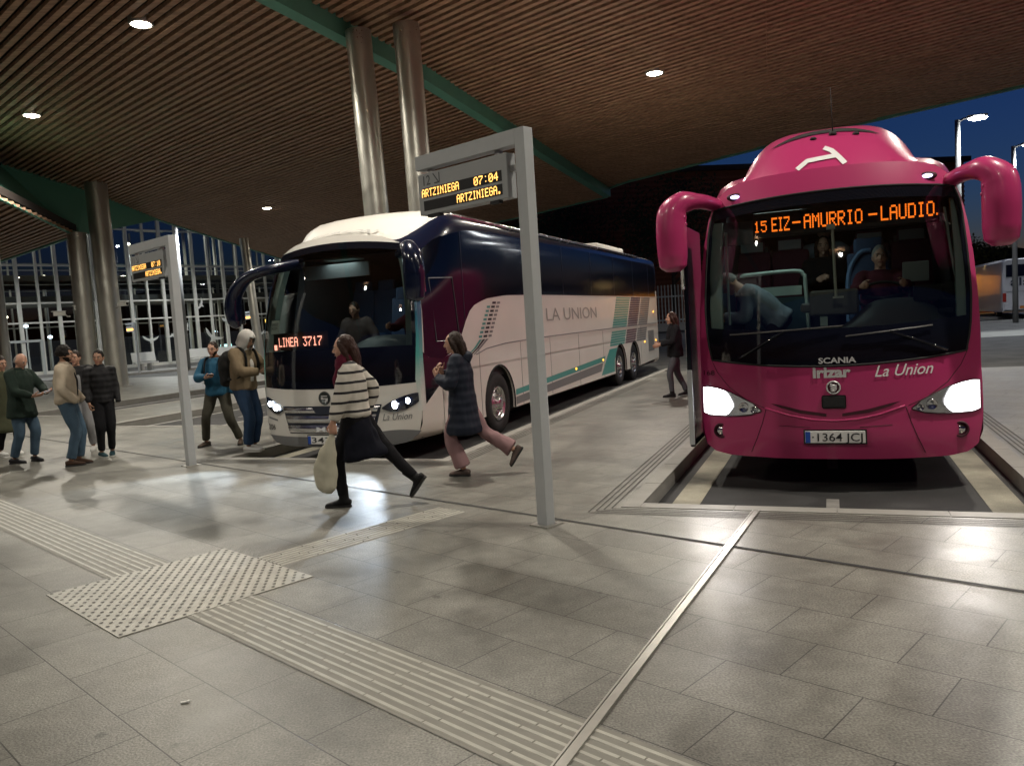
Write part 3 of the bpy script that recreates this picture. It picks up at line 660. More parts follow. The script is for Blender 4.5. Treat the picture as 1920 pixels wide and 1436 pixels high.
# badges and lettering
def ftext(c, txt, x0, x1, z, size, m_, name="lettering", off=.009, **k):
    return text_mesh(txt, size, lambda a, b: c.P(x0 + a, z + b, off), name, m_, c.root, width=x1 - x0, **k)
WH = mat("letter_white", (.75, .75, .75), .4); SILV = mat("letter_silver", (.66, .66, .66), .3, metal=.35)
ftext(pc, "SCANIA", -.125, .205, 1.252, .075, SILV, bold=.002)
ftext(pc, "irizar", -.18, .155, 1.12, .14, SILV, bold=.006)
text_mesh("La Union", .15, lambda a, b: pc.P(.36 + a, 1.11 + b + a * .02, .009), "lettering", WH, pink, width=.5, shear=.35, bold=.001)
text_mesh("168", .07, lambda a, b: pc.P(-1.25 + a, 1.15 + b, .009), "lettering", PINKD, pink, width=.12)
g = MB(); p = pc.P(0, 1.02, .004); g.lathe(p, [(0, -.012), (.04, -.01), (.052, -.008), (.056, .006)], axis='y', seg=24); bd_ = g.build("badge", PINKD, pink, smooth=True)
g = MB(); g.lathe(p + Vector((0, -.004, 0)), [(.05, .0), (.056, -.012), (.064, -.01), (.066, .006)], axis='y', seg=24)
for a_, b_, c_, d_ in ((-.02, .03, .012, .012), (.0, .015, .035, .016), (-.008, -.005, .02, .03), (.018, -.008, .012, .026), (-.004, -.03, .02, .012)): g.ell(p + Vector((a_, -.013, b_)), (c_, .004, d_), seg=8, rings=5)
g.build("emblem", SILV, bd_, smooth=True)
g = MB(); p = pc.P(0, .885, .004); g.box(p, (.215, .02, .125)); rd = g.build("sensor_cover", BLACK, pink); bevel(rd, .02, 3)
for sg in (-.6, .6):
    p = pc.P(sg, .46, 0); 
# wipers
def wiper(x0, z0, x1, z1, bx0, bz0, bx1, bz1):
    g = MB(); a = pc.P(x0, z0, .03); b = pc.P(x1, z1, .055); g.tube([a, a.lerp(b, .25) + Vector((0, -.02, 0)), b], [.016, .013, .008], seg=8); o = g.build("wiper_arm", GLOSSB, pink, smooth=True)
    g = MB(); P = [pc.P(lerp(bx0, bx1, i / 8), lerp(bz0, bz1, i / 8), .03 + .012 * math.sin(i / 8 * math.pi)) for i in range(9)]; g.tube(P, .008, seg=6); g.build("wiper_blade", mat("blade_sheen", (.12, .12, .12), .3, metal=.5), o)
wiper(-.86, 1.33, -.44, 1.57, -.95, 1.56, .1, 1.6); wiper(.98, 1.33, .5, 1.53, .12, 1.5, .86, 1.56)
# roof fairing (air conditioning dome)
DW_ = .84
def dome_z(x, y):
    ax = abs(x) / DW_; sxx = max(0, 1 - ax ** 5) ** .8; yb = .48 + .60 * abs(x) ** 2.4
    t = max(0, min(1, (y - yb) / 1.5)); f = math.sin(t * math.pi / 2) ** .85; q = max(0, min(1, (y - .5) / 1.2)); q = q * q * (3 - 2 * q); hz = 3.11 + .225 * q
    t2 = max(0, min(1, (7.5 - y) / 1.6)); return hz + (3.76 - hz) * sxx * f * (t2 ** .6)
def dome_pt(x, y, off=0): return Vector((x, y - off * .7, dome_z(x, y) + off))
g = MB()
def dfn(a, b):
    x = (a * 2 - 1) * DW_; y0 = .48 + .60 * abs(x) ** 2.4; y = y0 + (7.5 - y0) * (b ** 2.2); return dome_pt(x, y) - Vector((0, 0, .012 if b == 0 else 0))
g.grid(dfn, 48, 44); dome = g.build("roof_fairing", PINK, pink, smooth=True)
def dome_y(x, z):
    lo_, hi_ = .48 + .60 * abs(x) ** 2.4, 3.0
    for _ in range(40):
        m_ = (lo_ + hi_) / 2
        if dome_z(x, m_) < z: lo_ = m_
        else: hi_ = m_
    return lo_
def dstroke(pts, w_, name, m_, off=.008, n=12):
    P = []
    for (x0, z0), (x1, z1) in zip(pts, pts[1:]):
        for i in range(n): P.append((lerp(x0, x1, i / n), lerp(z0, z1, i / n)))
    P.append(pts[-1]); vs = []
    for i, (x, z) in enumerate(P):
        x_, z_ = P[min(i + 1, len(P) - 1)]; xq, zq = P[max(i - 1, 0)]; dx, dz = x_ - xq, z_ - zq; L_ = math.hypot(dx, dz); nx_, nz_ = -dz / L_, dx / L_
        for k_ in (-1, -.33, .33, 1): X, Zz = x + nx_ * w_ * k_ / 2, z + nz_ * w_ * k_ / 2; vs.append(Vector((X, dome_y(X, Zz) - off, Zz + off)))
    g = MB(); g.add(vs, [(i * 4 + k_, i * 4 + k_ + 1, i * 4 + 4 + k_ + 1, i * 4 + 4 + k_) for i in range(len(P) - 1) for k_ in range(3)]); return g.build(name, m_, dome, smooth=True)
dstroke([(-.275, 3.16), (-.185, 3.24), (-.17, 3.247), (.09, 3.27)], .05, "logo_stroke", WH); dstroke([(-.02, 3.385), (.05, 3.34), (.105, 3.265), (.17, 3.165)], .05, "logo_stroke", WH)
g = MB()
def slit(a, b):
    x = lerp(-.56, .52, a); zc_ = lerp(3.46, 3.635, 1 - (x / .62) ** 2); hh = .032 * (max(0, 1 - abs(a * 2 - 1) ** 2.5)); z = zc_ + (b - .55) * 2 * hh; return Vector((x, dome_y(x, z) - .008, z + .006))
g.grid(slit, 30, 3); g.build("air_slot", BLACK, dome)
g = MB()
for x in (-.12, .29): y = dome_y(x, 3.53); g.ell((x, y, 3.535), (.035, .03, .02))
y = dome_y(.07, 3.56); g.ell((.07, y, 3.57), (.04, .035, .03)); g.tube([(.07, y, 3.57), (.06, y + .02, 4.05)], [.006, .003], seg=5); g.build("antenna", BLACK, dome, smooth=True)
# mirrors
def big_mirror(c, pts, depth, rad, name, m_, head, headr, yoff, facemat):
    g = MB(); g.tube([(x, y, z) for x, y, z in pts], [(a, b) for a, b in rad], seg=18, sub=5, side=(0, 1, 0)); o = g.build(name, m_, c.root, smooth=True)
    return o
for sg in (1, -1):
    ys = -.02
    xo = 0 if sg > 0 else .06
    pts = [(sg * 1.12, .6, 2.92), (sg * (1.2 + xo * .3), .32, 2.93), (sg * (1.31 + xo), .13, 2.91), (sg * (1.40 + xo), .10, 2.80), (sg * (1.415 + xo), .10, 2.62), (sg * (1.415 + xo), .11, 2.42), (sg * (1.415 + xo), .12, 2.30), (sg * (1.415 + xo), .13, 2.235)]
    rad = [(.115, .07), (.10, .075), (.115, .11), (.14, .15), (.15, .155), (.145, .152), (.13, .14), (.05, .08)]
    g = MB(); g.tube(pts, rad, seg=20, sub=6, side=(0, 1, 0)); mo = g.build("mirror", PINK, pink, smooth=True)
    g = MB(); x_ = sg * (1.415 + xo); g.box((x_, .255, 2.5), (.22, .02, .42)); bevel(g.build("mirror_glass", CHROME, mo), .01)
    g = MB(); g.ell((sg * (1.28 + xo), .06, 2.76), (.022, .022, .022)); g.ell((sg * (1.275 + xo), .08, 2.69), (.025, .02, .025)); g.build("bolt_cap", PINK, mo, smooth=True)
# open door beside the left corner
g = MB(); g.box((-1.385, .75, 1.55), (.055, .95, 2.3)); dr = g.build("door", GLOSSB, pink); bevel(dr, .02)
g = MB(); g.box((-1.385, .265, .82), (.05, .02, .78)); g.build("door_edge_strip", GREYP, dr)
g = MB(); g.tube([(-1.40, .24, 2.05), (-1.40, .2, 2.28), (-1.405, .2, 2.36)], .022, seg=10); g.ell((-1.405, .19, 2.40), (.05, .05, .045)); g.build("door_handle", CHROME, dr, smooth=True)
# destination display
LEDO = mat("led_orange", (1, .3, .02), .5, emit=(1.0, .17, .012), es=1.7); BOXM = mat("display_case", (.012, .012, .012), .45)
Dy = .72
DP = lambda x, z: Vector((x, Dy - .035, z))
g = MB(); g.box((.135, Dy + .03, 2.665), (1.72, .12, .25)); dsp = g.build("destination_display", BOXM, pink); bevel(dsp, .01)
g = MB(); led_text(g, "15", -.715, 2.60, .0165, DP, xstep=.0115, adv=6, fill=.9); led_text(g, "EIZ", -.54, 2.597, .0205, DP, xstep=.0112, adv=5.4, fill=.9)
led_text(g, "-", -.335, 2.60, .0205, DP, xstep=.016, fill=.9)
led_text(g, "AMURRIO", -.225, 2.60, .0205, DP, xstep=.0137, adv=5.85, fill=.9); led_text(g, "-", .38, 2.605, .0205, DP, xstep=.016, fill=.9); led_text(g, "LAUDIO", .49, 2.605, .0205, DP, xstep=.0137, adv=5.9, fill=.9); led_text(g, ".", .965, 2.605, .011, DP, xstep=.008)
g.build("led_text", LEDO, dsp)
# interior
TEAL = mat("trim_pale_teal", (.34, .43, .39), .5, var=.1); SEATB = mat("seat_blue", (.03, .06, .13), .85, var=.2); SEATR = mat("seat_maroon", (.07, .012, .03), .9, var=.2); HEADC = mat("head_cover_cloth", (.25, .24, .25), .9)
DASH = mat("dashboard_grey", (.10, .115, .105), .55, var=.1, vscale=4, bump=.1)
pc.liner(DARKINT, .62, 7.0, .95)
g = MB()
def dash(a, b):
    x = (a * 2 - 1) * 1.14; hump = .30 * math.exp(-((x - .62) / .42) ** 4) + .04 * math.exp(-((x + .1) / .25) ** 2); y = Sp(x, 1.6) + .06 + b * .75
    return Vector((x, y, 1.53 + hump * math.sin(min(1, b * 1.25) * math.pi / 2) - (.45 * max(0, b - .85) / .15)))
g.grid(dash, 40, 16); g.build("dashboard", DASH, pink, smooth=True)
for x0, x1, z0, z1 in ((-1.16, -1.04, 1.56, 2.72), (1.09, 1.165, 1.58, 2.74)):
    g = MB(); xm = (x0 + x1) / 2
    n_ = 8; vs = []
    for i in range(n_ + 1): z = lerp(z0, z1, i / n_); x = xm * (1 - .03 * max(0, (z - 2.3))); vs += [(x - (x1 - x0) / 2, Sp(xm, z) + .05, z), (x + (x1 - x0) / 2, Sp(xm, z) + .04, z), (x + (x1 - x0) / 2, Sp(xm, z) + .14, z), (x - (x1 - x0) / 2, Sp(xm, z) + .14, z)]
    g.add(vs, [(i * 4 + k_, i * 4 + (k_ + 1) % 4, i * 4 + 4 + (k_ + 1) % 4, i * 4 + 4 + k_) for i in range(n_) for k_ in range(4)]); g.build("inner_pillar", TEAL, pink)
g = MB(); g.tube([(-1.0, .62, 2.62), (-1.0, .60, 2.2), (-.99, .55, 1.65)], .014, seg=6); g.tube([(1.03, .60, 2.66), (1.08, .57, 2.2), (1.12, .5, 1.86)], .012, seg=6); g.build("inner_pillar_rod", TEAL, pink)
g = MB(); g.box((-.93, .66, 2.60), (.40, .03, .24)); g.build("sun_blind", mat("blind_grey", (.10, .11, .12), .6), pink)
g = MB(); g.tube([(.035, .42, 2.58), (.05, .42, 1.88)], .014, seg=8); g.box((.02, .42, 2.56), (.08, .05, .05)); g.box((.07, .42, 1.87), (.1, .05, .02)); g.build("sun_blind_pole", mat("pole_cream", (.5, .52, .42), .5), pink)
g = MB(); g.box((.03, .72, 1.82), (.46, .3, .26)); g.box((-.22, .72, 1.78), (.14, .2, .1)); bevel(g.build("ticket_machine", mat("machine_grey", (.11, .115, .10), .6), pink), .04, 3)
g = MB(); g.box((-.07, .62, 1.66), (.07, .03, .14)); g.build("machine_foot", TEAL, pink)
g = MB(); g.box((.80, .9, 2.08), (.24, .03, .2)); bevel(g.build("driver_screen", mat("screen_grey", (.22, .27, .26), .4), pink), .01)
g = MB(); g.box((.93, .62, 1.86), (.36, .06, .16)); g.ell((1.06, .6, 1.88), (.07, .05, .08)); g.box((1.02, .55, 1.68), (.12, .05, .05)); bevel(g.build("instrument_box", BLACK, pink), .01)
for sx in (1,):
    g = MB(); cx_, cy_, cz_ = .50, .92, 1.86; P = [(cx_ + .25 * math.cos(t * math.pi / 12), cy_ + .10 * math.sin(t * math.pi / 12), cz_ + .14 * math.sin(t * math.pi / 12)) for t in range(25)]; g.tube(P, .016, seg=8); g.tube([(cx_ - .2, cy_, cz_), (cx_, cy_ - .05, cz_ - .03), (cx_ + .2, cy_, cz_)], .02, seg=8); g.build("steering_wheel", BLACK, pink, smooth=True)
g = MB(); g.tube([(-.92, 1.25, 2.16), (-.86, 1.25, 2.18), (-.36, 1.25, 2.19), (-.27, 1.25, 2.14), (-.25, 1.25, 2.04), (-.22, 1.25, 1.3)], .022, seg=8, sub=4); g.build("partition_rail", TEAL, pink, smooth=True)
g = MB(); g.box((-.58, 1.27, 1.98), (.58, .02, .10)); g.build("partition_band", TEAL, pink); g = MB(); g.box((-.58, 1.27, 1.6), (.64, .02, .62)); g.build("partition_panel", mat("partition_dark_teal", (.03, .06, .07), .3), pink)
seat(pink, .40, 1.25, 1.15, SEATB, "driver_seat"); g = MB(); g.tube([(.18, 1.42, 1.6), (.19, 1.46, 2.1), (.3, 1.48, 2.33), (.42, 1.49, 2.36)], .025, seg=8, sub=4); g.build("seat_piping", mat("piping_blue", (.12, .22, .4), .6), pink)
for r_ in range(3):
    for x in (-.9, -.45, .45, .9): seat(pink, x, 2.2 + r_ * .85, 1.3, SEATR, head=HEADC)
l = bpy.data.lights.new("cabin_lamp", 'AREA'); l.energy = 4.5; l.color = (.8, 1.0, .93); l.size = .5
o = bpy.data.objects.new("cabin_lamp", l); COL.objects.link(o); o.parent = pink; o.location = (-.5, .95, 2.86)
g = MB(); g.box((-.5, .95, 2.9), (.5, .3, .02)); g.build("cabin_lamp_panel", TEAL, pink)
g = MB(); g.box((0, 5, .42), (2.2, 8, .1)); g.build("underbody", BLACK, pink)
for y in (2.9, 9.0):
    for sg in (-1, 1): wheel(pink, sg * 1.26, y, .5, out=sg)

# ---------------------------------------------------------------- the white coach
white = empty("coach", UV(9.06, -6.375, ZB), -A1, "white and navy coach with teal stripes and a red route display", "coach")
CREAMW = mat("coach_white_paint", (.72, .70, .65), .3, coat=.5, var=.10, vscale=1.1); NAVY = mat("coach_navy_paint", (.004, .008, .026), .22, coat=.5)
TEALP = mat("coach_teal_paint", (.05, .30, .27), .35, coat=.4); GREYB = mat("coach_grey_paint", (.17, .175, .18), .4, coat=.2); PLUM = mat("coach_plum_paint", (.09, .05, .07), .4)
Sw = lambda x, z: .34 * abs(x / 1.27) ** 2.5 + .11 * max(z - 1.0, 0) ** 2 + .22 * max(.5 - z, 0) ** 1.3
wA = [(0, .28), (.5, .28), (.9, .285), (1.1, .32), (1.22, .42), (1.265, .55), (1.275, .75), (1.275, .95), (1.275, 1.15), (1.27, 1.4), (1.265, 1.7), (1.245, 2.05), (1.20, 2.4), (1.13, 2.7), (1.05, 2.88), (.96, 2.985), (.86, 3.04), (.7, 3.10), (.4, 3.15), (.2, 3.165), (0, 3.17)]
wB = [(0, .28), (.5, .28), (.9, .285), (1.18, .3), (1.26, .36), (1.275, .55), (1.275, .75), (1.275, .95), (1.275, 1.15), (1.275, 1.4), (1.275, 1.7), (1.275, 2.05), (1.275, 2.5), (1.275, 2.95), (1.265, 3.2), (1.23, 3.38), (1.15, 3.47), (.95, 3.54), (.6, 3.57), (.3, 3.58), (0, 3.585)]
whw = [(0, 1.215), (.1, 1.225), (.3, 1.235), (.5, 1.215), (.7, 1.16), (.85, 1.09), (.93, 1.03), (1, .95)]
wc = Coach(white, Sw, wA, wB, whw, lambda x: 1.075 + .03 * (x / 1.2) ** 2, lambda x: 3.065 - .075 * (x / .95) ** 2, 16.2)
wc.lower_panel("front_panel", CREAMW); wc.pillars("windscreen_pillar", NAVY); wc.cap("roof_front", CREAMW)
HB = [(3.06, .62), (11.25, .57), (12.85, .57)]
wc.hull("body", [CREAMW, NAVY], [0, .04, .1, .2, .35, .55, .75, .95, 1.2, 1.6, 2.2, 3, 4, 6, 9, 12, 15, 16.1], skip=lambda c: c.x > 1.1 and c.z < 1.18 and c.y > 1.0 and c.z > .29,
        matsel=lambda c, k: 1 if 12 <= k <= 15 else 0)
wc.ws("windscreen", GLS, .27, .95, off=.004, u0=-.97, u1=.97); wc.ws("windscreen_base", GLOSSB, 0, .27, off=.004); wc.ws("windscreen_border", GLOSSB, .95, 1, off=.004)
for sg in (-1, 1): wc.ws("windscreen_border", GLOSSB, .27, .95, off=.004, u0=.97 if sg > 0 else -1, u1=1 if sg > 0 else -.97, nu=2)
# lower side skirt with wheel arches
def arch(y, r_, zl): 
    a0 = math.asin(max(-1, min(1, (zl - .5) / r_))); return [(y + r_ * math.cos(math.pi - a0 - (math.pi - 2 * a0) * i / 20), .5 + r_ * math.sin(math.pi - a0 - (math.pi - 2 * a0) * i / 20)) for i in range(21)]
pts = [(.97, .33)]
for y, r_ in HB: pts += arch(y, r_, .36)
pts += [(16.05, .42), (16.2, .6), (16.2, 1.185), (.97, 1.185)]
g = MB(); g.slab([(1.275, y, z) for y, z in pts], (-.03, 0, 0)); g.build("skirt_panel", CREAMW, white, fix=True)
g = MB(); g.box((.95, 3.06, .8), (.02, 1.6, 1.1)); g.box((.95, 12.05, .8), (.02, 3.2, 1.1)); 
for y, r_ in HB:
    P = arch(y, r_, .36); g.add([(1.24, a, b) for a, b in P] + [(.95, a, b) for a, b in P], [(i, i + 1, len(P) + i + 1, len(P) + i) for i in range(len(P) - 1)])
g.build("wheel_arch", BLACK, white)
for y, r_ in HB:
    g = MB(); g.tube([(1.278, a, b) for a, b in arch(y, r_ + .012, .36)], .014, seg=6); g.build("arch_trim", BLACK, white)
    wheel(white, 1.24, y, .5, r=.5, out=1); wheel(white, -1.24, y, .5, r=.5, out=-1)
g = MB(); g.box((0, 8, .36), (2.3, 15, .06)); g.build("underbody", BLACK, white)
# side glazing: one dark sweep
lo = [(.50, 1.46), (.55, 1.42), (1.0, 1.36), (1.55, 1.5), (1.98, 2.0), (2.25, 2.13), (2.7, 2.22), (3.5, 2.28), (5, 2.30), (16.0, 2.33)]
hi = [(.62, 2.62), (.8, 2.86), (1.2, 3.08), (2.0, 3.24), (3.0, 3.3), (15.4, 3.3), (16.0, 3.2)]
SG = mat("side_glass_dark", (.003, .005, .012), .1, spec=.35)
wc.side_patch("side_glass", lo, hi, SG, n=90, nv=8)
GLN = mat("glass_joint", (.03, .035, .05), .3)
for y in (1.85, 4.6, 6.7, 8.8, 10.9, 13.0, 15.0):
    zl, zh = interp(lo, y) + .01, interp(hi, y) - .01; g = MB(); g.box((1.2835, y, (zl + zh) / 2), (.003, .012, zh - zl)); g.build("glass_joint", GLN, white)
g = MB()
P = [(.86, 2.5), (1.5, 2.52), (1.62, 1.62), (.88, 1.62), (.86, 2.5)]
g.tube([(wc.side_x(y, z) + .012, y, z) for y, z in P], .008, seg=6); dw = g.build("driver_window", mat("window_frame_grey", (.08, .085, .09), .4), white)
# black lower door panel that ends in a point
wc.side_patch("driver_panel", [(.46, .80), (.62, .88), (.86, 1.0), (1.2, 1.1), (1.52, 1.42)], [(.46, 1.5), (.6, 1.42), (1.0, 1.37), (1.52, 1.46)], GLOSSB, n=20, nv=6)
# teal pillar fading to white
def teal_mat():
    M = mat("pillar_teal_fade", (.03, .28, .28), .35, coat=.4); nt = M.node_tree; L = nt.links; b = nt.nodes["Principled BSDF"]; tc = nt.nodes.new("ShaderNodeTexCoord"); sx = nt.nodes.new("ShaderNodeSeparateXYZ")
    r_ = nt.nodes.new("ShaderNodeValToRGB"); mr = nt.nodes.new("ShaderNodeMapRange"); mr.inputs[1].default_value = .7; mr.inputs[2].default_value = 2.4
    e = r_.color_ramp.elements; e[0].position = 0; e[0].color = (.70, .70, .66, 1); e[1].position = 1; e[1].color = (.012, .03, .10, 1)
    for p_, c_ in ((.18, (.62, .66, .62, 1)), (.45, (.10, .42, .38, 1)), (.7, (.02, .16, .24, 1))): x_ = e.new(p_); x_.color = c_
    L.new(tc.outputs["Object"], sx.inputs[0]); L.new(sx.outputs[2], mr.inputs[0]); L.new(mr.outputs[0], r_.inputs[0]); L.new(r_.outputs[0], b.inputs["Base Color"]); return M
TF = teal_mat()
for sg in (-1, 1):
    g = MB()
    def fn(a, b):
        z = lerp(.72, 2.55, b); xi = interp(whw, (z - 1.1) / 1.97) if z > 1.1 else 1.225
        t = a * (.3 if z > 1.0 else .2); xo = wc.OR(z); 
        if a < .45: x = lerp(xi + .004, xo, a / .45); return wc.P(sg * x, z, .005)
        d = (a - .45) / .55 * .1; y = Sw(xo, z) + d; return Vector((sg * (abs(wc.side_x(y, z)) + .005), y, z))
    g.grid(fn, 10, 30, flip=sg < 0); g.build("corner_stripe", TF, white, smooth=True)
# grey lower apron
g = MB()
def apr(a, b):
    x = (a * 2 - 1) * 1.25; top_ = .40 + .09 * math.cos((x - .95) * 3.0) * (1 if x > .3 else 0) if x > .3 else .42; return wc.P(x * lerp(.955, 1, b), lerp(wc.lowz(x * .955) + .002, top_, b), .006)
g.grid(apr, 40, 5); g.build("apron", GREYB, white, smooth=True)
# headlights
def whead(sg):
    up = [(.80, .80), (.9, .865), (1.0, .91), (1.1, .945), (1.2, .965), (1.245, .965)]; lo_ = [(.80, .78), (.9, .735), (1.0, .735), (1.1, .76), (1.2, .81), (1.245, .85)]
    fx = lambda off: (lambda a, b: wc.P(sg * lerp(.80, 1.245, a), lerp(interp(lo_, lerp(.80, 1.245, a)), interp(up, lerp(.80, 1.245, a)), b), off))
    g = MB(); g.grid(fx(.006), 12, 5, flip=sg < 0); h_ = g.build("headlight", NAVY, white, smooth=True)
    g = MB(); g.grid(fx(.03), 12, 5, flip=sg < 0); g.build("lens", HG, h_, smooth=True)
    for x, z, r_ in ((.96, .825, .056), (1.12, .87, .042)):
        p = wc.P(sg * x, z, .01); g = MB(); g.lathe(p, [(0, -.012), (r_ * .8, -.008), (r_ * .85, 0)], axis='y', seg=20); g.build("bulb", mat("headlight_glow_cool", (1, 1, 1), .3, emit=(.78, .88, 1.0), es=30), h_, smooth=True)
        g = MB(); g.lathe(p, [(r_ * .85, 0), (r_, -.014), (r_ * 1.12, -.01), (r_ * 1.12, .01)], axis='y', seg=20); g.build("bezel", CHROME, h_, smooth=True)
    l = bpy.data.lights.new("beam", 'SPOT'); l.energy = 420; l.color = (.72, .85, 1.0); l.spot_size = R(62); l.spot_blend = .5; l.shadow_soft_size = .05
    o = bpy.data.objects.new("beam", l); COL.objects.link(o); o.parent = h_; o.location = (sg * .96, -.12, .83); o.rotation_euler = Vector((0, -1, -.14)).to_track_quat('-Z', 'Y').to_euler()
whead(1); whead(-1)
# grille
BR = mat("grille_bar_metal", (.62, .62, .62), .22, metal=.95, rvar=.08, vscale=8)
fr = lambda x, z, off=.01: wc.P(x, z, off)
g = MB(); g.grid(lambda a, b: fr(lerp(-.80, .80, a) * lerp(.86, 1, b), lerp(.47, .845, b), .006), 24, 4); gr = g.build("grille", mat("grille_dark", (.02, .025, .04), .4), white, smooth=True)
def bar(z0, z1, w0, w1, off=.02, x0=None, x1=None, nm="grille_bar", m_=None):
    g = MB(); a0, a1 = (-w0, w0) if x0 is None else (x0, x1); b0_, b1_ = (-w1, w1) if x0 is None else (x0, x1)
    g.grid(lambda a, b: fr(lerp(lerp(a0, b0_, b), lerp(a1, b1_, b), a), lerp(z0, z1, b), off + .012 * math.sin(b * math.pi)), 20, 4); return g.build(nm, m_ or BR, gr, smooth=True)
bar(.755, .825, .74, .78); bar(.62, .715, .70, .73); bar(.485, .585, .68, .70)
g = MB(); g.add([fr(-.22, .84, .04), fr(.22, .84, .04), fr(.15, .74, .04), fr(-.15, .74, .04)], [(3, 2, 1, 0)]); g.build("grille_notch", MATS["grille_dark"], gr)
text_mesh("MAN", .085, lambda a, b: fr(-.17 + a, .505 + b, .036), "lettering", mat("letter_pale", (.8, .82, .85), .4), gr, width=.46, bold=.001)
g = MB(); p = wc.P(-.02, .955, .0); g.lathe(p, [(0, -.006), (.075, -.006), (.078, -.016), (.09, -.016), (.092, .004)], axis='y', seg=28); em = g.build("emblem", mat("emblem_dark", (.05, .06, .06), .3, metal=.6), white, smooth=True)
g = MB(); pe = p + Vector((0, -.012, 0))
for pts_ in ([(-.05, .035), (.05, .035), (.05, .02), (-.05, .02)], [(-.055, .012), (-.02, .012), (-.02, -.02), (-.055, -.02)], [(-.02, .0), (.055, .0), (.055, -.018), (-.02, -.018)], [(.02, -.018), (.055, -.018), (.045, -.05), (.0, -.05)]): g.add([pe + Vector((a, 0, b)) for a, b in pts_], [(3, 2, 1, 0)])
g.build("emblem_mark", SILV, em)
plate(wc, -.08, .385, "3430 KTY"[:4], wd=.5)
text_mesh("206", .11, lambda a, b: wc.P(-1.23 + a, .50 + b, .009), "lettering", INK, white, width=.2)
text_mesh("La Union", .13, lambda a, b: wc.P(.80 + a, .625 + b, .009), "lettering", GREYB, white, width=.36, shear=.35)
g = MB(); g.grid(lambda a, b: wc.P(lerp(-1.2, -.95, a), lerp(.66, .685, b) - a * .03, .008), 4, 1); g.build("corner_mark", GREYB, white)
def roofp(a, b):
    x = -.72 + a; tA, tB = [sorted((x_, z_) for x_, z_ in T if z_ > 2.9) for T in (wA, wB)]; zA, zB = interp(tA, abs(x)), interp(tB, abs(x)); d = .08 + b * 1.2; e = min(1, d / 1.2); e = e * e * (3 - 2 * e)
    return Vector((x, Sw(x, zA) + d, lerp(zA, zB, e) + .03))
text_mesh("LA UNION", .26, roofp, "roof_lettering", mat("letter_pale_grey", (.40, .40, .39), .5), white, width=1.25, shear=.15, bold=.004)
# red route display and paper notice
LEDR = mat("led_red", (1, .2, .1), .5, emit=(1.0, .36, .25), es=2.4)
DW = lambda x, z: Vector((x, Sw(x, 1.8) + .07, z))
g = MB(); g.grid(lambda a, b: Vector((lerp(-1.1, 0, a), Sw(lerp(-1.1, 0, a), 1.8) + .09, lerp(1.62, 1.86, b))), 12, 2); rdp = g.build("route_display", BOXM, white)
g = MB(); led_text(g, "LINEA 3717", -.92, 1.68, .0185, DW, xstep=.0142, adv=6, fill=.95); g.grid(lambda a, b: DW(lerp(-1.06, -.985, a), lerp(1.625, 1.70, b)), 1, 1); g.build("led_text", LEDR, rdp)
g = MB(); g.grid(lambda a, b: Vector((lerp(-1.08, -.86, a), Sw(lerp(-1.08, -.86, a), lerp(1.86, 2.05, b)) + .02, lerp(1.86, 2.05, b))), 4, 1); pn = g.build("paper_notice", mat("notice_paper", (.78, .82, .72), .7), white)
text_mesh("LANGILE\nSALDEN", .055, lambda a, b: Vector((-1.06 + a, Sw(-1.06 + a, 1.975 + b) + .012, 1.975 + b)), "lettering", INK, pn, width=.17)
# mirrors
def wmirror(pts, rad, glassbox):
    g = MB(); g.tube(pts, rad, seg=18, sub=6, side=(0, 1, 0)); o = g.build("mirror", NAVY, white, smooth=True); g = MB(); g.box(glassbox, (.18, .02, .36)); bevel(g.build("mirror_glass", CHROME, o), .01)
wmirror([(-.62, .55, 2.84), (-.82, .1, 2.75), (-1.05, -.08, 2.66), (-1.22, -.15, 2.48), (-1.29, -.16, 2.27), (-1.28, -.16, 2.08), (-1.24, -.15, 1.98)], [(.10, .07), (.10, .07), (.11, .07), (.13, .085), (.14, .10), (.12, .09), (.05, .04)], (-1.28, -.05, 2.2))
wmirror([(1.0, .62, 2.84), (1.22, .35, 2.86), (1.42, .02, 2.84), (1.52, -.1, 2.72), (1.545, -.12, 2.55), (1.54, -.12, 2.35), (1.53, -.11, 2.22), (1.52, -.1, 2.16)], [(.12, .07), (.12, .08), (.12, .1), (.14, .13), (.14, .14), (.13, .135), (.12, .12), (.05, .05)], (1.54, .0, 2.45))
# side livery
def sideq(name, polys, m_, off=.004, par=None):
    g = MB()
    for P_ in polys: g.add([(1.275 + off, y, z) for y, z in P_], [tuple(range(len(P_)))])
    return g.build(name, m_, par or white)
def strip(y0a, z0, y1a, z1, x0, x1): return [(x0, z0), (x1, z0), (x1, z1), (x0, z1)]
sl_ = lambda z: (2.3 - z) * .72          # the livery bands lean forward as they go down
ps = {TEALP: [], GREYB: [], PLUM: []}
zt_ = 2.29; k_ = 0
while zt_ > 1.05:
    if abs(zt_ - 1.47) > .04:
        for m_, ya, yb in ((TEALP, 11.1, 12.6), (PLUM, 12.7, 13.9), (GREYB, 14.0, 15.2)):
            z0 = zt_ - .045; ya0, yb0 = ya - sl_(zt_), yb - sl_(zt_); yb0 = min(yb0, 15.9); y1_, y2_ = ya - sl_(z0), yb - sl_(z0)
            if m_ is GREYB or m_ is PLUM: pass
            ps[m_].append([(ya0, zt_), (yb0, zt_), (y2_, z0), (y1_, z0)])
    zt_ -= .062
for m_, P_ in ps.items(): sideq("livery_lines", P_, m_)
sideq("livery_band", [[(10.15, 1.0), (11.0, 1.0), (10.62, .72), (10.55, .42), (9.3, .42)]], TEALP)
sideq("livery_band", [[(3.75, .66), (9.75, .86), (9.6, .74), (3.75, .56)]], TEALP); sideq("livery_band", [[(3.75, .53), (9.5, .71), (9.3, .52), (3.75, .40)]], GREYB)
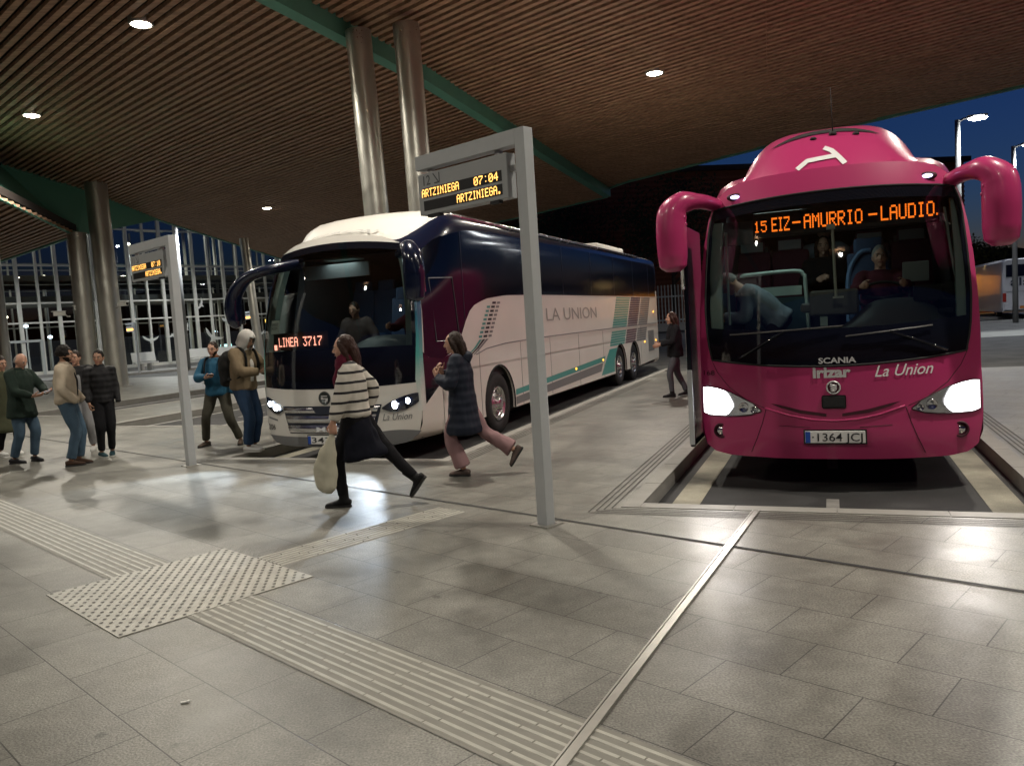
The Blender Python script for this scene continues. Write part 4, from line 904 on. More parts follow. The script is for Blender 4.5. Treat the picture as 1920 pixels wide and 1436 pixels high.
# vent slats on the front shoulder
g1, g2, g3 = [], [], []
for i in range(9):
    z = 2.17 - i * .066; y = 2.95 - i * .055
    for gg, y0, wd in ((g1, y - .18, .13), (g2, y, .15), (g3, y + .2, .13)): 
        if i == 0 and gg is g1: continue
        gg.append([(y0, z), (y0 + wd, z + .003), (y0 + wd - .01, z - .034), (y0 - .01, z - .034)])
sideq("vent_mark", g1, TEALP); sideq("vent_mark", g2, INK); sideq("vent_mark", g3, GREYB)
for q_, m_ in ((0, TEALP), (.13, INK), (.26, GREYB)):
    sideq("vent_mark", [[(2.34 + q_, 1.58), (2.44 + q_, 1.58), (2.2 + q_ * .8, 1.46), (1.9 + q_ * .9, 1.36), (1.84 + q_ * .9, 1.36), (2.12 + q_ * .8, 1.46)]], m_)
text_mesh("LA UNION", .36, lambda a, b: Vector((1.28, 5.55 + a, 1.80 + b + a * .0)), "side_lettering", mat("letter_grey", (.30, .29, .27), .5), white, width=3.6, shear=-.05)
# flank line and locker seams, marker lamps
g = MB(); g.tube([(wc.side_x(y, z) + .004, y, z) for y, z in [(2.2, 1.36), (2.6, 1.43), (3.4, 1.475), (5, 1.50), (9, 1.51), (16, 1.52)]], .009, seg=6); g.build("flank_line", GREYB, white)
for y in (.98, 2.3, 4.1, 5.7, 7.6, 9.6, 13.7):
    g = MB(); zl = .36; g.box((1.2765, y, (zl + 1.47) / 2), (.004, .010, 1.47 - zl)); g.build("locker_seam", GREYB, white)
g = MB(); g.box((1.279, 15.1, 1.0), (.01, .8, .62)); g.build("engine_grille", GREYB, white)
AMB = mat("marker_amber", (1, .5, .05), .4, emit=(1.0, .45, .05), es=2.2)
for y, z in ((7.3, .74), (9.5, .78), (14.2, 1.0), (15.8, .98), (15.6, 1.86)):
    g = MB(); g.ell((1.285, y, z), (.012, .045, .028)); g.build("side_marker", AMB, white, smooth=True)
g = MB(); g.tube([(1.13, 1.9, 3.475), (1.2, 4, 3.455), (1.2, 9, 3.46), (1.2, 14, 3.46)], .03, seg=8); g.build("roof_highlight", BR, white, smooth=True)  # bright metal tube standing in for the silver highlight along the roof edge
g = MB(); g.box((0, 12.5, 3.64), (1.7, 2.8, .16)); bevel(g.build("roof_unit", CREAMW, white), .06, 3)
# interior
wc.liner(DARKINT, .7, 9.0, .95)
g = MB(); g.grid(lambda a, b: Vector(((a * 2 - 1) * 1.16, Sw((a * 2 - 1) * 1.16, 1.6) + .05 + b * .7, 1.53 + .22 * math.exp(-(((a * 2 - 1) * 1.16 - .6) / .4) ** 4) * math.sin(min(1, b * 1.3) * math.pi / 2))), 30, 10); g.build("dashboard", DASH, white, smooth=True)
for sg in (-1, 1):
    g = MB(); vs = []
    for i in range(9): z = lerp(1.6, 2.85, i / 8); xm = (interp(whw, (z - 1.1) / 1.97) - .10) * sg; vs += [(xm - .045, Sw(xm, z) + .06, z), (xm + .045, Sw(xm, z) + .06, z), (xm + .045, Sw(xm, z) + .18, z), (xm - .045, Sw(xm, z) + .18, z)]
    g.add(vs, [(i * 4 + q, i * 4 + (q + 1) % 4, i * 4 + 4 + (q + 1) % 4, i * 4 + 4 + q) for i in range(8) for q in range(4)]); g.build("inner_pillar", TEAL, white)
g = MB(); g.box((-.3, .95, 2.72), (1.1, .04, .2)); g.build("sun_blind", MATS["blind_grey"], white)
seat(white, .45, 1.3, 1.1, SEATB, "driver_seat")
for r_ in range(2):
    for x in (-.9, -.45, .45, .9): seat(white, x, 2.3 + r_ * .85, 1.3, SEATB)

l = bpy.data.lights.new("cabin_lamp", 'AREA'); l.energy = 5; l.color = (.85, 1.0, .93); l.size = .5
o = bpy.data.objects.new("cabin_lamp", l); COL.objects.link(o); o.parent = white; o.location = (-.2, 1.0, 2.84)
g = MB(); g.box((-.2, 1.0, 2.88), (.5, .3, .02)); g.build("cabin_lamp_panel", TEAL, white)

# ================================================================ SIGN POSTS
LEDA = mat("led_amber", (1, .6, .1), .5, emit=(1.0, .50, .12), es=2.2)
def signpost(base, h, label, num, lines, scale=1.0, far=False):
    o = empty("sign_post", (base[0], base[1], 0), math.atan2(D2.y, D2.x), label, "sign post", "platform display posts")   # local x runs along the arm
    g = MB(); g.box((0, 0, h / 2), (.105, .105, h)); bevel(g.build("post", GREYP, o), .006, 2)
    g = MB(); g.box((.665, 0, h - .062), (1.225, .104, .124)); bevel(g.build("arm", GREYP, o), .005, 2)
    if far:
        g = MB(); g.box((.68, 0, h - .36), (1.1, .1, .34)); pn = g.build("display_panel", GREYP, o)
        g = MB(); g.box((.68, .055, h - .4), (.95, .01, .12)); g.build("led_text", LEDA, pn); return o
    z0, z1 = h - .525, h - .165; xm = .70; wd = 1.10
    g = MB(); g.box((xm, 0, (z0 + z1) / 2), (wd, .105, z1 - z0)); pn = g.build("display_panel", mat("panel_grey", (.33, .345, .35), .4, var=.05), o); bevel(pn, .006)
    g = MB(); g.box((xm - .42, 0, z1 + .012), (.06, .04, .05)); g.box((xm + .42, 0, z1 + .012), (.06, .04, .05)); g.box((.1, 0, (z0 + z1) / 2 + .05), (.1, .04, .05)); g.build("bracket", STEEL, o)
    # the face we see looks along +y local (towards -D3); text runs from the far end (large x) to the post
    F = lambda a, b, off=.0545: Vector((xm + wd / 2 - a, off, z0 + b))
    g = MB()
    for zz in (.155, .045): g.add([F(.06, zz - .012), F(wd - .06, zz - .012), F(wd - .06, zz + .075), F(.06, zz + .075)], [(0, 1, 2, 3)])
    g.build("display_window", BOXM, pn)
    text_mesh(num, .12, lambda a, b: F(.05 + a, .255 + b, .0545), "lettering", mat("panel_ink", (.08, .085, .09), .5), pn, bold=.001)
    g = MB(); ax = .05 + .155
    for (x0, y0, x1, y1) in ((.0, .085, .07, .0), (.012, .0, .08, .0), (.08, .0, .08, .085)):
        d = Vector((x1 - x0, y1 - y0)); n_ = Vector((-d.y, d.x)).normalized() * .006
        g.add([F(ax + x0 + n_.x, .258 + y0 + n_.y), F(ax + x1 + n_.x, .258 + y1 + n_.y), F(ax + x1 - n_.x, .258 + y1 - n_.y), F(ax + x0 - n_.x, .258 + y0 - n_.y)], [(0, 1, 2, 3)])
    g.build("arrow", MATS["panel_ink"], pn)
    g = MB()
    for txt, a0, zz, xs_, dd in lines: led_text(g, txt, a0, zz, dd, lambda x, z: F(x, z, .057), xstep=xs_, fill=1.0)
    g.build("led_text", LEDA, pn)
    g = MB(); g.box((xm + .38, .02, z0 - .012), (.16, .05, .024)); g.box((xm - .38, .02, z0 - .012), (.1, .05, .024)); g.build("foot", BLACK, pn)
    g = MB(); g.box((0, 0, .006), (.2, .2, .012)); g.build("base_plate", STEEL, o)
    return o
signpost((.21, 6.47), 3.2, "grey sign post numbered 12 with an amber display, before the white coach", "12", [("ARTZINIEGA", .05, .158, .0082, .0098), ("07:04", .72, .158, .0098, .0098), ("ARTZINIEGA.", .50, .048, .0082, .0098)])
signpost((-4.42, 10.77), 3.1, "grey sign post on the left with a small yellow display, before the man in blue", "11", [("ARTZINIEGA", .05, .158, .0082, .0098), ("07:10", .72, .158, .0098, .0098), ("ARTZINIEGA.", .50, .048, .0082, .0098)])
signpost((-21.9, 47.2), 3.0, "tiny far sign post with a glowing display, in front of the glass building", "10", [], far=True)
signpost((-16.5, 52.0), 3.4, "far sign post glimpsed beside the hooded man, before the glass building", "9", [], far=True)

# ================================================================ PEOPLE
SKINS = [mat("skin_light", (.48, .27, .19), .5, var=.08, vscale=20), mat("skin_tan", (.33, .18, .115), .5, var=.08, vscale=20)]
def finish(mb, name, m_, parent, voxel, smooth=4, wr=0, wsc=9, loc=None, rz=None):
    me = mb.mesh(name, m_, True, True); o = bpy.data.objects.new(name, me); COL.objects.link(o)
    md = o.modifiers.new("r", 'REMESH'); md.mode = 'VOXEL'; md.voxel_size = voxel; md.use_smooth_shade = True
    ms = o.modifiers.new("s", 'SMOOTH'); ms.iterations = smooth; ms.factor = .5
    dg = bpy.context.evaluated_depsgraph_get(); dg.update(); me2 = bpy.data.meshes.new_from_object(o.evaluated_get(dg)); o.modifiers.clear(); o.data = me2
    if not me2.materials: me2.materials.append(m_)
    if wr:
        ns = [v.normal.copy() for v in me2.vertices]; sd = random.uniform(0, 50)
        for v, n_ in zip(me2.vertices, ns):
            p = Vector((v.co.x * wsc, v.co.y * wsc, v.co.z * wsc * .55 + sd)); q = noise.noise(p) + .5 * noise.noise(p * 2.3); v.co += n_ * (wr * q)
    me2.polygons.foreach_set("use_smooth", [True] * len(me2.polygons)); me2.update()
    if parent: o.parent = parent
    if loc is not None: o.location = loc
    if rz is not None: o.rotation_euler = (0, 0, rz)
    return o
def ik(a, t, l1, l2, bend):
    d = t - a; L = d.length
    if L > (l1 + l2) * .999: d = d * ((l1 + l2) * .999 / L); L = d.length; t = a + d
    x = (l1 * l1 - l2 * l2 + L * L) / (2 * L); h = math.sqrt(max(0, l1 * l1 - x * x)); n_ = d.normalized(); b = Vector(bend); b = (b - n_ * b.dot(n_)).normalized()
    return a + n_ * x + b * h, t
def stripe_mat(name, c1, c2, period, duty=.3, axis=2, soft=.02, phase=0):
    M = mat(name, c1, .85); nt = M.node_tree; L = nt.links; b = nt.nodes["Principled BSDF"]; tc = nt.nodes.new("ShaderNodeTexCoord"); sx = nt.nodes.new("ShaderNodeSeparateXYZ")
    a = nt.nodes.new("ShaderNodeMath"); a.operation = 'MULTIPLY_ADD'; a.inputs[1].default_value = 1 / period; a.inputs[2].default_value = 50 + phase
    f = nt.nodes.new("ShaderNodeMath"); f.operation = 'FRACT'; c = nt.nodes.new("ShaderNodeMath"); c.operation = 'LESS_THAN'; c.inputs[1].default_value = duty
    mx = nt.nodes.new("ShaderNodeMix"); mx.data_type = 'RGBA'; mx.inputs[6].default_value = (*c1, 1); mx.inputs[7].default_value = (*c2, 1)
    L.new(tc.outputs["Object"], sx.inputs[0]); L.new(sx.outputs[axis], a.inputs[0]); L.new(a.outputs[0], f.inputs[0]); L.new(f.outputs[0], c.inputs[0]); L.new(c.outputs[0], mx.inputs[0]); L.new(mx.outputs[2], b.inputs["Base Color"]); return M
def puffer(name, col):
    M = mat(name, col, .7, spec=.25); nt = M.node_tree; L = nt.links; b = nt.nodes["Principled BSDF"]; tc = nt.nodes.new("ShaderNodeTexCoord"); wv = nt.nodes.new("ShaderNodeTexWave"); wv.bands_direction = 'Z'; wv.inputs["Scale"].default_value = 3.6; wv.inputs["Distortion"].default_value = 1.2; wv.inputs["Detail"].default_value = 2
    bp = nt.nodes.new("ShaderNodeBump"); bp.inputs["Strength"].default_value = .45; bp.inputs["Distance"].default_value = .012
    L.new(tc.outputs["Object"], wv.inputs[0]); L.new(wv.outputs["Fac"], bp.inputs["Height"]); L.new(bp.outputs[0], b.inputs["Normal"]); return M
def cloth(name, col, rough=.9): return mat(name, col, rough, spec=.18, var=.14, vscale=9, bump=.25, bscale=220)
EYEW = mat("eye_white", (.5, .48, .45), .3); EYED = mat("eye_dark", (.02, .012, .01), .2); LIPS = mat("lips", (.28, .09, .08), .5)
def hand(mb, wrist, d, palm_n, side, curl=.6, s=1.0, spread=1.0):
    """d: direction of the hand, palm_n: where the palm faces, side: +1 right hand / -1 left (thumb side vector = d x palm_n * side)"""
    d = d.normalized(); pn = (palm_n - d * palm_n.dot(d)).normalized(); tv = d.cross(pn) * side
    P = lambda a, b, c: wrist + d * (a * s) + tv * (b * s) + pn * (c * s)
    mb.ring_tube([P(-.02, 0, 0), P(.02, 0, 0), P(.05, 0, 0), P(.09, 0, 0), P(.10, 0, 0)], [(.026 * s, .019 * s), (.033 * s, .018 * s), (.040 * s, .017 * s), (.038 * s, .014 * s), (.03 * s, .008 * s)], side=tv, seg=12)
    for i, (off, ln) in enumerate(((.030, .070), (.010, .079), (-.011, .073), (-.031, .057))):
        a0 = curl * .5; p = P(.09, off * spread, 0); pts = [P(.07, off * .95, 0), p]; ang = 0
        for seg_, f in ((.45, .5), (.32, .9), (.23, .8)):
            ang += curl * f * 1.25; p = p + (d * math.cos(ang) + pn * math.sin(ang)) * (ln * seg_ * s); pts.append(p)
        mb.ring_tube(pts, [.010 * s, .0100 * s, .0092 * s, .0085 * s, .0065 * s], seg=8)
    b0_ = P(.025, .028, .004); mb.ring_tube([P(.01, .015, .003), b0_, P(.055, .052, .014 + .01 * curl), P(.082, .056, .026 + .018 * curl), P(.1, .05, .034 + .026 * curl)], [.014 * s, .0145 * s, .0115 * s, .010 * s, .007 * s], seg=8)
    return P(.09, 0, .02)
def person(loc, yaw, label, h=1.72, skin=0, pose=None, top=None, bottom=None, shoes=None, hair=None, sitting=False, rzoff=0, parent=None, far=False, group=None):
    pose = pose or {}; k = h / 1.75; vx = (.0085 if not far else .013) ; cv = .013 if not far else .02
    V = lambda *a: Vector(a)
    hip = V(*pose.get("hip", (0, 0, .93))); lean = R(pose.get("lean", 2)); ll = R(pose.get("lean_side", 0)); tw = R(pose.get("twist", 0))
    M = Matrix.Rotation(-ll, 3, 'Y') @ Matrix.Rotation(-lean, 3, 'X'); T = Matrix.Rotation(tw, 3, 'Z')
    sp = lambda z, y=0, x=0: hip + M @ V(x, y, z)
    sidev = M @ (T @ V(1, 0, 0)); hw = pose.get("hipw", .088)
    shz = .462; shw = .178 if not pose.get("female") else .16
    SH = {s: hip + M @ (T @ V(s * shw, -.01, 0) + V(0, 0, shz)) for s in (-1, 1)}
    neck = sp(.53); head = neck + M @ V(*pose.get("head_off", (0, .03, .135)))
    Ank = {-1: V(*pose.get("fl", (-.1, 0, .085))), 1: V(*pose.get("fr", (.1, 0, .085)))}
    Kn = {}; HP = {}
    for s in (-1, 1):
        HP[s] = hip + V(s * hw, 0, -.02); kb = pose.get("kbl" if s < 0 else "kbr", (0, 1, 0)); Kn[s], Ank[s] = ik(HP[s], Ank[s], .43, .42, kb)
    Wr = {-1: V(*pose.get("hl", (-.26, .04, .82))), 1: V(*pose.get("hr", (.26, .04, .82)))}; El = {}
    for s in (-1, 1):
        eb = pose.get("ebl" if s < 0 else "ebr", (s * .5, -1, -.2)); El[s], Wr[s] = ik(SH[s], Wr[s], .285, .255, eb)
    root_m = SKINS[skin]
    b = MB(); sc_ = lambda v: v * k
    K = lambda pts: [p * k for p in pts]; Q = lambda rs: [tuple(x * k for x in r_) if isinstance(r_, tuple) else r_ * k for r_ in rs]
    def tub(mb, pts, rs, side=None, sub=4, seg=14): mb.tube(K(pts), Q(rs), seg=seg, sub=sub, side=side)
    tub(b, [sp(-.10), sp(-.02), sp(.12), sp(.30), sp(.43), sp(.50), sp(.52)], [(.10, .08), (.155, .105), (.125, .09), (.15, .105), (.15, .09), (.09, .06), (.05, .05)], side=sidev)
    for s in (-1, 1):
        tub(b, [HP[s] + V(0, 0, .02), HP[s].lerp(Kn[s], .5), Kn[s], Kn[s].lerp(Ank[s], .35), Kn[s].lerp(Ank[s], .75), Ank[s] + V(0, 0, 0)], [.085, .07, .052, .054, .037, .033], seg=12)
        tub(b, [SH[s] - sidev * s * .03, SH[s], SH[s].lerp(El[s], .5), El[s], El[s].lerp(Wr[s], .4), Wr[s]], [.045, .052, .043, .036, .036, .025], seg=12)
        fy = R(pose.get("fyl" if s < 0 else "fyr", -s * -12)); fp = R(pose.get("fpl" if s < 0 else "fpr", 0))
        fd = Matrix.Rotation(fy, 3, 'Z') @ V(0, math.cos(fp), -math.sin(fp)); fu = Matrix.Rotation(fy, 3, 'Z') @ V(0, math.sin(fp), math.cos(fp)); a = Ank[s]
        tub(b, [a - fu * .04 - fd * .04, a - fu * .045 + fd * .05, a - fu * .055 + fd * .15], [(.035, .035), (.04, .03), (.035, .018)], side=fd.cross(fu), seg=10)
        pose["_fd%d" % s] = (fd, fu)
    # hands
    grips = {}
    for s in (-1, 1):
        if pose.get("pocket_l" if s < 0 else "pocket_r"): continue
        hd = V(*pose["dl" if s < 0 else "dr"]) if ("dl" if s < 0 else "dr") in pose else (Wr[s] - El[s]).normalized()
        pn_ = V(*pose.get("pl" if s < 0 else "pr", (-s, .2, 0))); grips[s] = hand(b, Wr[s] * k, hd, pn_, s if True else 1, pose.get("cl" if s < 0 else "cr", .5), k * 1.04)
    # head
    hy, hp, hr_ = (R(a) for a in pose.get("head", (0, 0, 0))); HM = M @ Matrix.Rotation(hy, 3, 'Z') @ Matrix.Rotation(-hp, 3, 'X') @ Matrix.Rotation(hr_, 3, 'Y'); hc = head * k
    tub(b, [sp(.46), neck, neck.lerp(head, .5) + M @ V(0, -.005, 0), head + HM @ V(0, -.01, -.03)], [(.07, .055), (.056, .056), (.052, .056), (.05, .055)], side=sidev)
    def hf(d, p):
        z = d.z; x, y = p.x, p.y
        if z < 0: x *= 1 - .36 * (-z) ** 1.3; y = y * (1 - .10 * (-z)) + (.018 * (-z) if d.y > 0 else .02 * (-z))
        if z > -.3 and d.y > 0: y *= .97
        return Vector((x, y, p.z))
    HH = Matrix.Scale(k, 3) @ HM; L_ = lambda x, y, z: HH @ V(x, y, z) + hc
    b.ell(hc, (.076, .097, .118), seg=24, rings=18, fn=hf, M=HH)
    b.ring_tube([L_(0, .088, .022), L_(0, .1, .0), L_(0, .113, -.022), L_(0, .104, -.032)], [.008 * k, .011 * k, .0145 * k, .010 * k], seg=8)     # nose
    for s in (-1, 1):
        b.ell(L_(s * .030, .086, .030), (.018 * k, .011 * k, .007 * k), M=HM, seg=8, rings=6); b.ell(L_(s * .077, -.005, -.008), (.009 * k, .020 * k, .032 * k), M=HM, seg=8, rings=8)   # brow, ear
        b.ell(L_(s * .038, .068, -.028), (.020 * k, .018 * k, .018 * k), M=HM, seg=8, rings=6)  # cheek
    b.ell(L_(0, .082, -.058), (.022 * k, .015 * k, .014 * k), M=HM, seg=10, rings=6); b.ell(L_(0, .078, -.095), (.024 * k, .02 * k, .017 * k), M=HM, seg=10, rings=6)
    body = finish(b, "person", root_m, None, vx, smooth=3); body.location = loc; body.rotation_euler = (0, 0, yaw); tag(body, label, "person", group)
    if parent: body.matrix_world = parent @ body.matrix_basis
    # eyes, brows, mouth
    for s in (-1, 1):
        g = MB(); g.ell(L_(s * .030, .0855, .010), (.0135 * k, .007 * k, .0068 * k), M=HM, seg=10, rings=6); e = g.build("eye", EYEW, body, smooth=True)
        g = MB(); g.ell(L_(s * .030, .0915, .010), (.0062 * k, .003 * k, .0062 * k), M=HM, seg=10, rings=6); g.build("iris", EYED, e, smooth=True)
        if hair: g = MB(); g.tube([L_(s * .014, .0965, .028), L_(s * .032, .0975, .034), L_(s * .048, .084, .028)], .0042 * k, seg=5); g.build("eyebrow", hair[1], body, smooth=True)
    g = MB(); g.tube([L_(-.024, .090, -.060), L_(-.01, .0985, -.058), L_(.01, .0985, -.058), L_(.024, .090, -.060)], .0048 * k, seg=6); g.build("lips", LIPS, body, smooth=True)
    # hair
    if hair:
        style, hm = hair[0], hair[1]
        if style != 'none':
            g = MB(); rr = {'short': (.082, .098, .116), 'crop': (.081, .098, .119), 'curly': (.094, .108, .128), 'long': (.088, .100, .124), 'thin': (.0765, .090, .108)}.get(style); am = {'curly': .13, 'long': .04, 'thin': 0}.get(style, .03)
            oy, oz = {'short': (-.014, .016), 'crop': (-.013, .013), 'curly': (-.026, .018), 'long': (-.026, .010), 'thin': (-.018, -.012)}.get(style)
            g.ell(L_(0, oy, oz), (1, 1, 1), seg=26, rings=18, fn=lambda d, p: Vector((d.x * rr[0], d.y * rr[1], max(d.z, -.35 if style != 'long' else -.7) * rr[2])) * (1 + am * noise.noise(d * (6 if style == 'curly' else 4) + V(len(label), 0, 0))), M=HH)
            if style == 'long':
                g.tube([L_(0, -.05, .05), L_(0, -.085, -.03), L_(0, -.095, -.13), L_(0, -.095, -.22), L_(0, -.09, -.29)], [(.07 * k, .05 * k), (.09 * k, .055 * k), (.095 * k, .05 * k), (.08 * k, .04 * k), (.04 * k, .02 * k)], seg=14, sub=4, side=HM @ V(1, 0, 0))
                for s in (-1, 1): g.tube([L_(s * .055, .035, .075), L_(s * .082, .012, .01), L_(s * .085, -.015, -.07), L_(s * .078, -.035, -.15), L_(s * .07, -.05, -.22)], [.02 * k, .028 * k, .03 * k, .028 * k, .012 * k], seg=10, sub=3)
            finish(g, "hair", hm, body, .008 if not far else .012, smooth=1, wr=.006 if style in ('long', 'curly') else .003, wsc=38)
        if len(hair) > 2 and hair[2] == 'beard':
            g = MB(); vs = []; n1, n2 = 30, 22; ok = {}
            for i in range(n2 + 1):
                for j_ in range(n1):
                    th, ph = math.pi * i / n2, 2 * math.pi * j_ / n1; d = V(math.sin(th) * math.cos(ph), math.sin(th) * math.sin(ph), math.cos(th)); q = 1.035 + .02 * noise.noise(d * 9)
                    p = HH @ hf(d, V(d.x * .076 * q, d.y * .097 * q, d.z * .118 * q)) + hc; vs.append(p); ok[(i, j_)] = d.z < -.50 + (.34 if abs(d.x) > .6 else 0) and d.y > -.25 and d.z > -.97 and not (abs(d.x) < .24 and d.z > -.58 and d.z < -.44 and d.y > 0)
            g.add(vs, [(i * n1 + j_, (i + 1) * n1 + j_, (i + 1) * n1 + (j_ + 1) % n1, i * n1 + (j_ + 1) % n1) for i in range(n2) for j_ in range(n1) if ok[(i, j_)] and ok[(i + 1, j_)] and ok[(i, (j_ + 1) % n1)] and ok[(i + 1, (j_ + 1) % n1)]]); g.build("beard", hm, body, smooth=True)
    if pose.get("glasses"):
        g = MB()
        for s in (-1, 1): g.tube([L_(s * .031 + .017 * math.cos(t * math.pi / 6), .104, .008 + .014 * math.sin(t * math.pi / 6)) for t in range(13)], .0016 * k, seg=5); g.tube([L_(s * .048, .103, .012), L_(s * .078, .0, .012)], .0016 * k, seg=5)
        g.tube([L_(-.014, .106, .012), L_(.014, .106, .012)], .0016 * k, seg=5); g.build("glasses", BLACK, body)
    # trousers
    def T_(s): return HP[s], Kn[s], Ank[s]
    if bottom:
        bm_, fl, wdt = bottom; g = MB()
        tub(g, [sp(-.11), sp(-.03), sp(.10), sp(.16)], [(.12, .10), (.175, .125), (.155, .115), (.145, .108)], side=sidev)
        for s in (-1, 1):
            a, c_, e_ = T_(s); fd = pose["_fd%d" % s][0]
            tub(g, [a + V(0, 0, .03), a.lerp(c_, .5), c_, c_.lerp(e_, .5), c_.lerp(e_, .93)], [.102 * wdt, .09 * wdt, .074 * wdt, .066 * wdt * (1 + fl * .3), .060 * wdt * (1 + fl * .7)], seg=14)
        finish(g, "trousers", bm_, body, cv, smooth=3, wr=.010)
    # shoes
    if shoes:
        sm, sole, hi = shoes
        for s in (-1, 1):
            fd, fu = pose["_fd%d" % s]; a = Ank[s]; sd = fd.cross(fu); g = MB(); rr = [(.034, .03), (.040, .042), (.041, .038), (.046, .028), (.040, .020), (.022, .012)]; xs = [-.075, -.035, .03, .10, .155, .185]; zs = [-.035, -.035, -.038, -.048, -.055, -.06]
            tub(g, [a + fd * x + fu * z for x, z in zip(xs, zs)], rr, side=sd, sub=3); 
            if hi: tub(g, [a - fu * .03 - fd * .005, a + fu * hi], [(.045, .05), (.046, .05)], side=sd)
            sh_ = finish(g, "shoe", sm, body, .009, smooth=2)
            g = MB(); outl = [(-.08, .0), (-.07, .03), (-.02, .036), (.05, .037), (.11, .046), (.165, .038), (.19, .012), (.19, -.012), (.165, -.038), (.11, -.046), (.05, -.037), (-.02, -.036), (-.07, -.03)]
            g.add([(a + fd * x + sd * y - fu * zz) * k for zz in (.083, .062) for x, y in outl], [tuple(reversed(range(13))), tuple(range(13, 26))] + [(i, (i + 1) % 13, 13 + (i + 1) % 13, 13 + i) for i in range(13)])
            g.build("sole", sole, sh_, fix=True)
    # upper garment
    if top:
        tm = top["m"]; bulk = top.get("bulk", 1.0); hem = top.get("hem", -.06); g = MB(); B_ = lambda a, c_: (a * bulk, c_ * bulk); hz = hip.z + hem
        base = sp(-.0) if hem > -.12 else None
        pts = [sp(.10), sp(.28), sp(.42), sp(.50), sp(.53)]; rs = [B_(.165, .128), B_(.178, .132), B_(.168, .115), B_(.105, .085), B_(.07, .068)]
        if hem > -.14: pts = [sp(hem), sp(hem + .03), sp(.03)] + pts; fl_ = top.get("flare", 1.0); rs = [B_(.16 * fl_, .128 * fl_), B_(.178 * fl_, .14 * fl_), B_(.178, .135)] + rs
        else:
            fl_ = top.get("flare", 1.15); d_ = V(*top.get("drift", (0, 0, 0))); q0 = hip + V(0, 0, hem) + d_; pts = [q0, q0.lerp(hip, .12), q0.lerp(hip, .6), sp(.0)] + pts; rs = [B_(.17 * fl_, .15 * fl_), B_(.19 * fl_, .165 * fl_), B_(.188, .148), B_(.18, .135)] + rs
        tub(g, pts, rs, side=sidev, seg=22)
        for s in (-1, 1):
            e2 = El[s].lerp(Wr[s], .93 if not pose.get("pocket_l" if s < 0 else "pocket_r") else 1.05)
            slv = top.get("sleeve", 1.0)
            tub(g, [SH[s] - sidev * s * .06, SH[s] + sidev * s * .0, SH[s].lerp(El[s], .45), El[s], El[s].lerp(e2, .5), e2], [.064 * bulk, .067 * bulk, .061 * bulk * slv, .056 * bulk * slv, .052 * bulk * slv, .043 * bulk], seg=14)
        tp = finish(g, top.get("name", "jacket"), tm, body, cv, smooth=3, wr=top.get("wr", .011), wsc=top.get("wsc", 9))
        if top.get("collar"):
            g = MB(); tub(g, [sp(.475), sp(.53), sp(.565)], [(.10, .088), (.078, .075), (.076, .074)], side=sidev); finish(g, "collar", top["collar"], tp, .011, smooth=2)
        if top.get("hood"):
            g = MB(); tub(g, [sp(.44, -.09, -.06), sp(.50, -.115), sp(.44, -.09, .06)], [.05, .068, .05], side=(0, 1, 0)); finish(g, "hood", top["hood"], tp, .012, smooth=3, wr=.008)
        if top.get("open"):
            g = MB(); tub(g, [sp(hem + .06, .118 * bulk), sp(.15, .122 * bulk), sp(.3, .124 * bulk), sp(.44, .098)], [(.036, .016), (.038, .016), (.045, .018), (.04, .02)], side=sidev); finish(g, "shirt", top["open"], body, .011, smooth=2, wr=.004)
    if pose.get("hoodup"):
        g = MB(); vs = []; n1, n2 = 30, 22; ok = {}
        for i in range(n2 + 1):
            for j_ in range(n1):
                th, ph = math.pi * i / n2, 2 * math.pi * j_ / n1; d = V(math.sin(th) * math.cos(ph), math.sin(th) * math.sin(ph), math.cos(th)); q = 1.25 + .05 * noise.noise(d * 3)
                p = V(d.x * .082 * q, d.y * .108 * q + .002, d.z * .115 * q + .0); 
                if d.z < -.4: p.x *= 1.2; p.z -= .04
                vs.append(HH @ p + hc); ok[(i, j_)] = d.z > -.8 and not (d.y > .62 and d.z < .5 and abs(d.x) < .55)
        g.add(vs, [(i * n1 + j_, (i + 1) * n1 + j_, (i + 1) * n1 + (j_ + 1) % n1, i * n1 + (j_ + 1) % n1) for i in range(n2) for j_ in range(n1) if ok[(i, j_)] and ok[(i + 1, j_)] and ok[(i, (j_ + 1) % n1)] and ok[(i + 1, (j_ + 1) % n1)]])
        ho = g.build("hood", pose["hoodup"], body, smooth=True); md = ho.modifiers.new("t", 'SOLIDIFY'); md.thickness = .012
    if pose.get("hoodup"):
        g = MB(); tub(g, [sp(.44), sp(.50), neck + M @ V(0, .0, .03), head + HM @ V(0, -.02, -.05)], [(.13, .10), (.10, .09), (.085, .085), (.088, .09)], side=sidev); finish(g, "hood_collar", pose["hoodup"], body, .011, smooth=3, wr=.008)
    if pose.get("scarf"):
        g = MB()
        for q in range(3):
            P_ = []
            for t in range(17): a_ = t * math.pi / 8; P_.append((sp(.50 + .03 * q + .012 * math.sin(a_ * 2 + q), .01) + M @ V((.088 - .006 * q) * math.cos(a_), (.082 - .006 * q) * math.sin(a_) + .012, .01 * math.cos(a_ + q))) * k)
            g.tube(P_, .036 * k, seg=10)
        g.tube([sp(.50, .1, -.02) * k, sp(.40, .135, -.03) * k, sp(.27, .145, -.04) * k, sp(.19, .14, -.05) * k], [(.05 * k, .025 * k), (.055 * k, .025 * k), (.05 * k, .02 * k), (.045 * k, .012 * k)], seg=12, sub=3, side=sidev)
        finish(g, "scarf", pose["scarf"], body, .012, smooth=2, wr=.012, wsc=18)
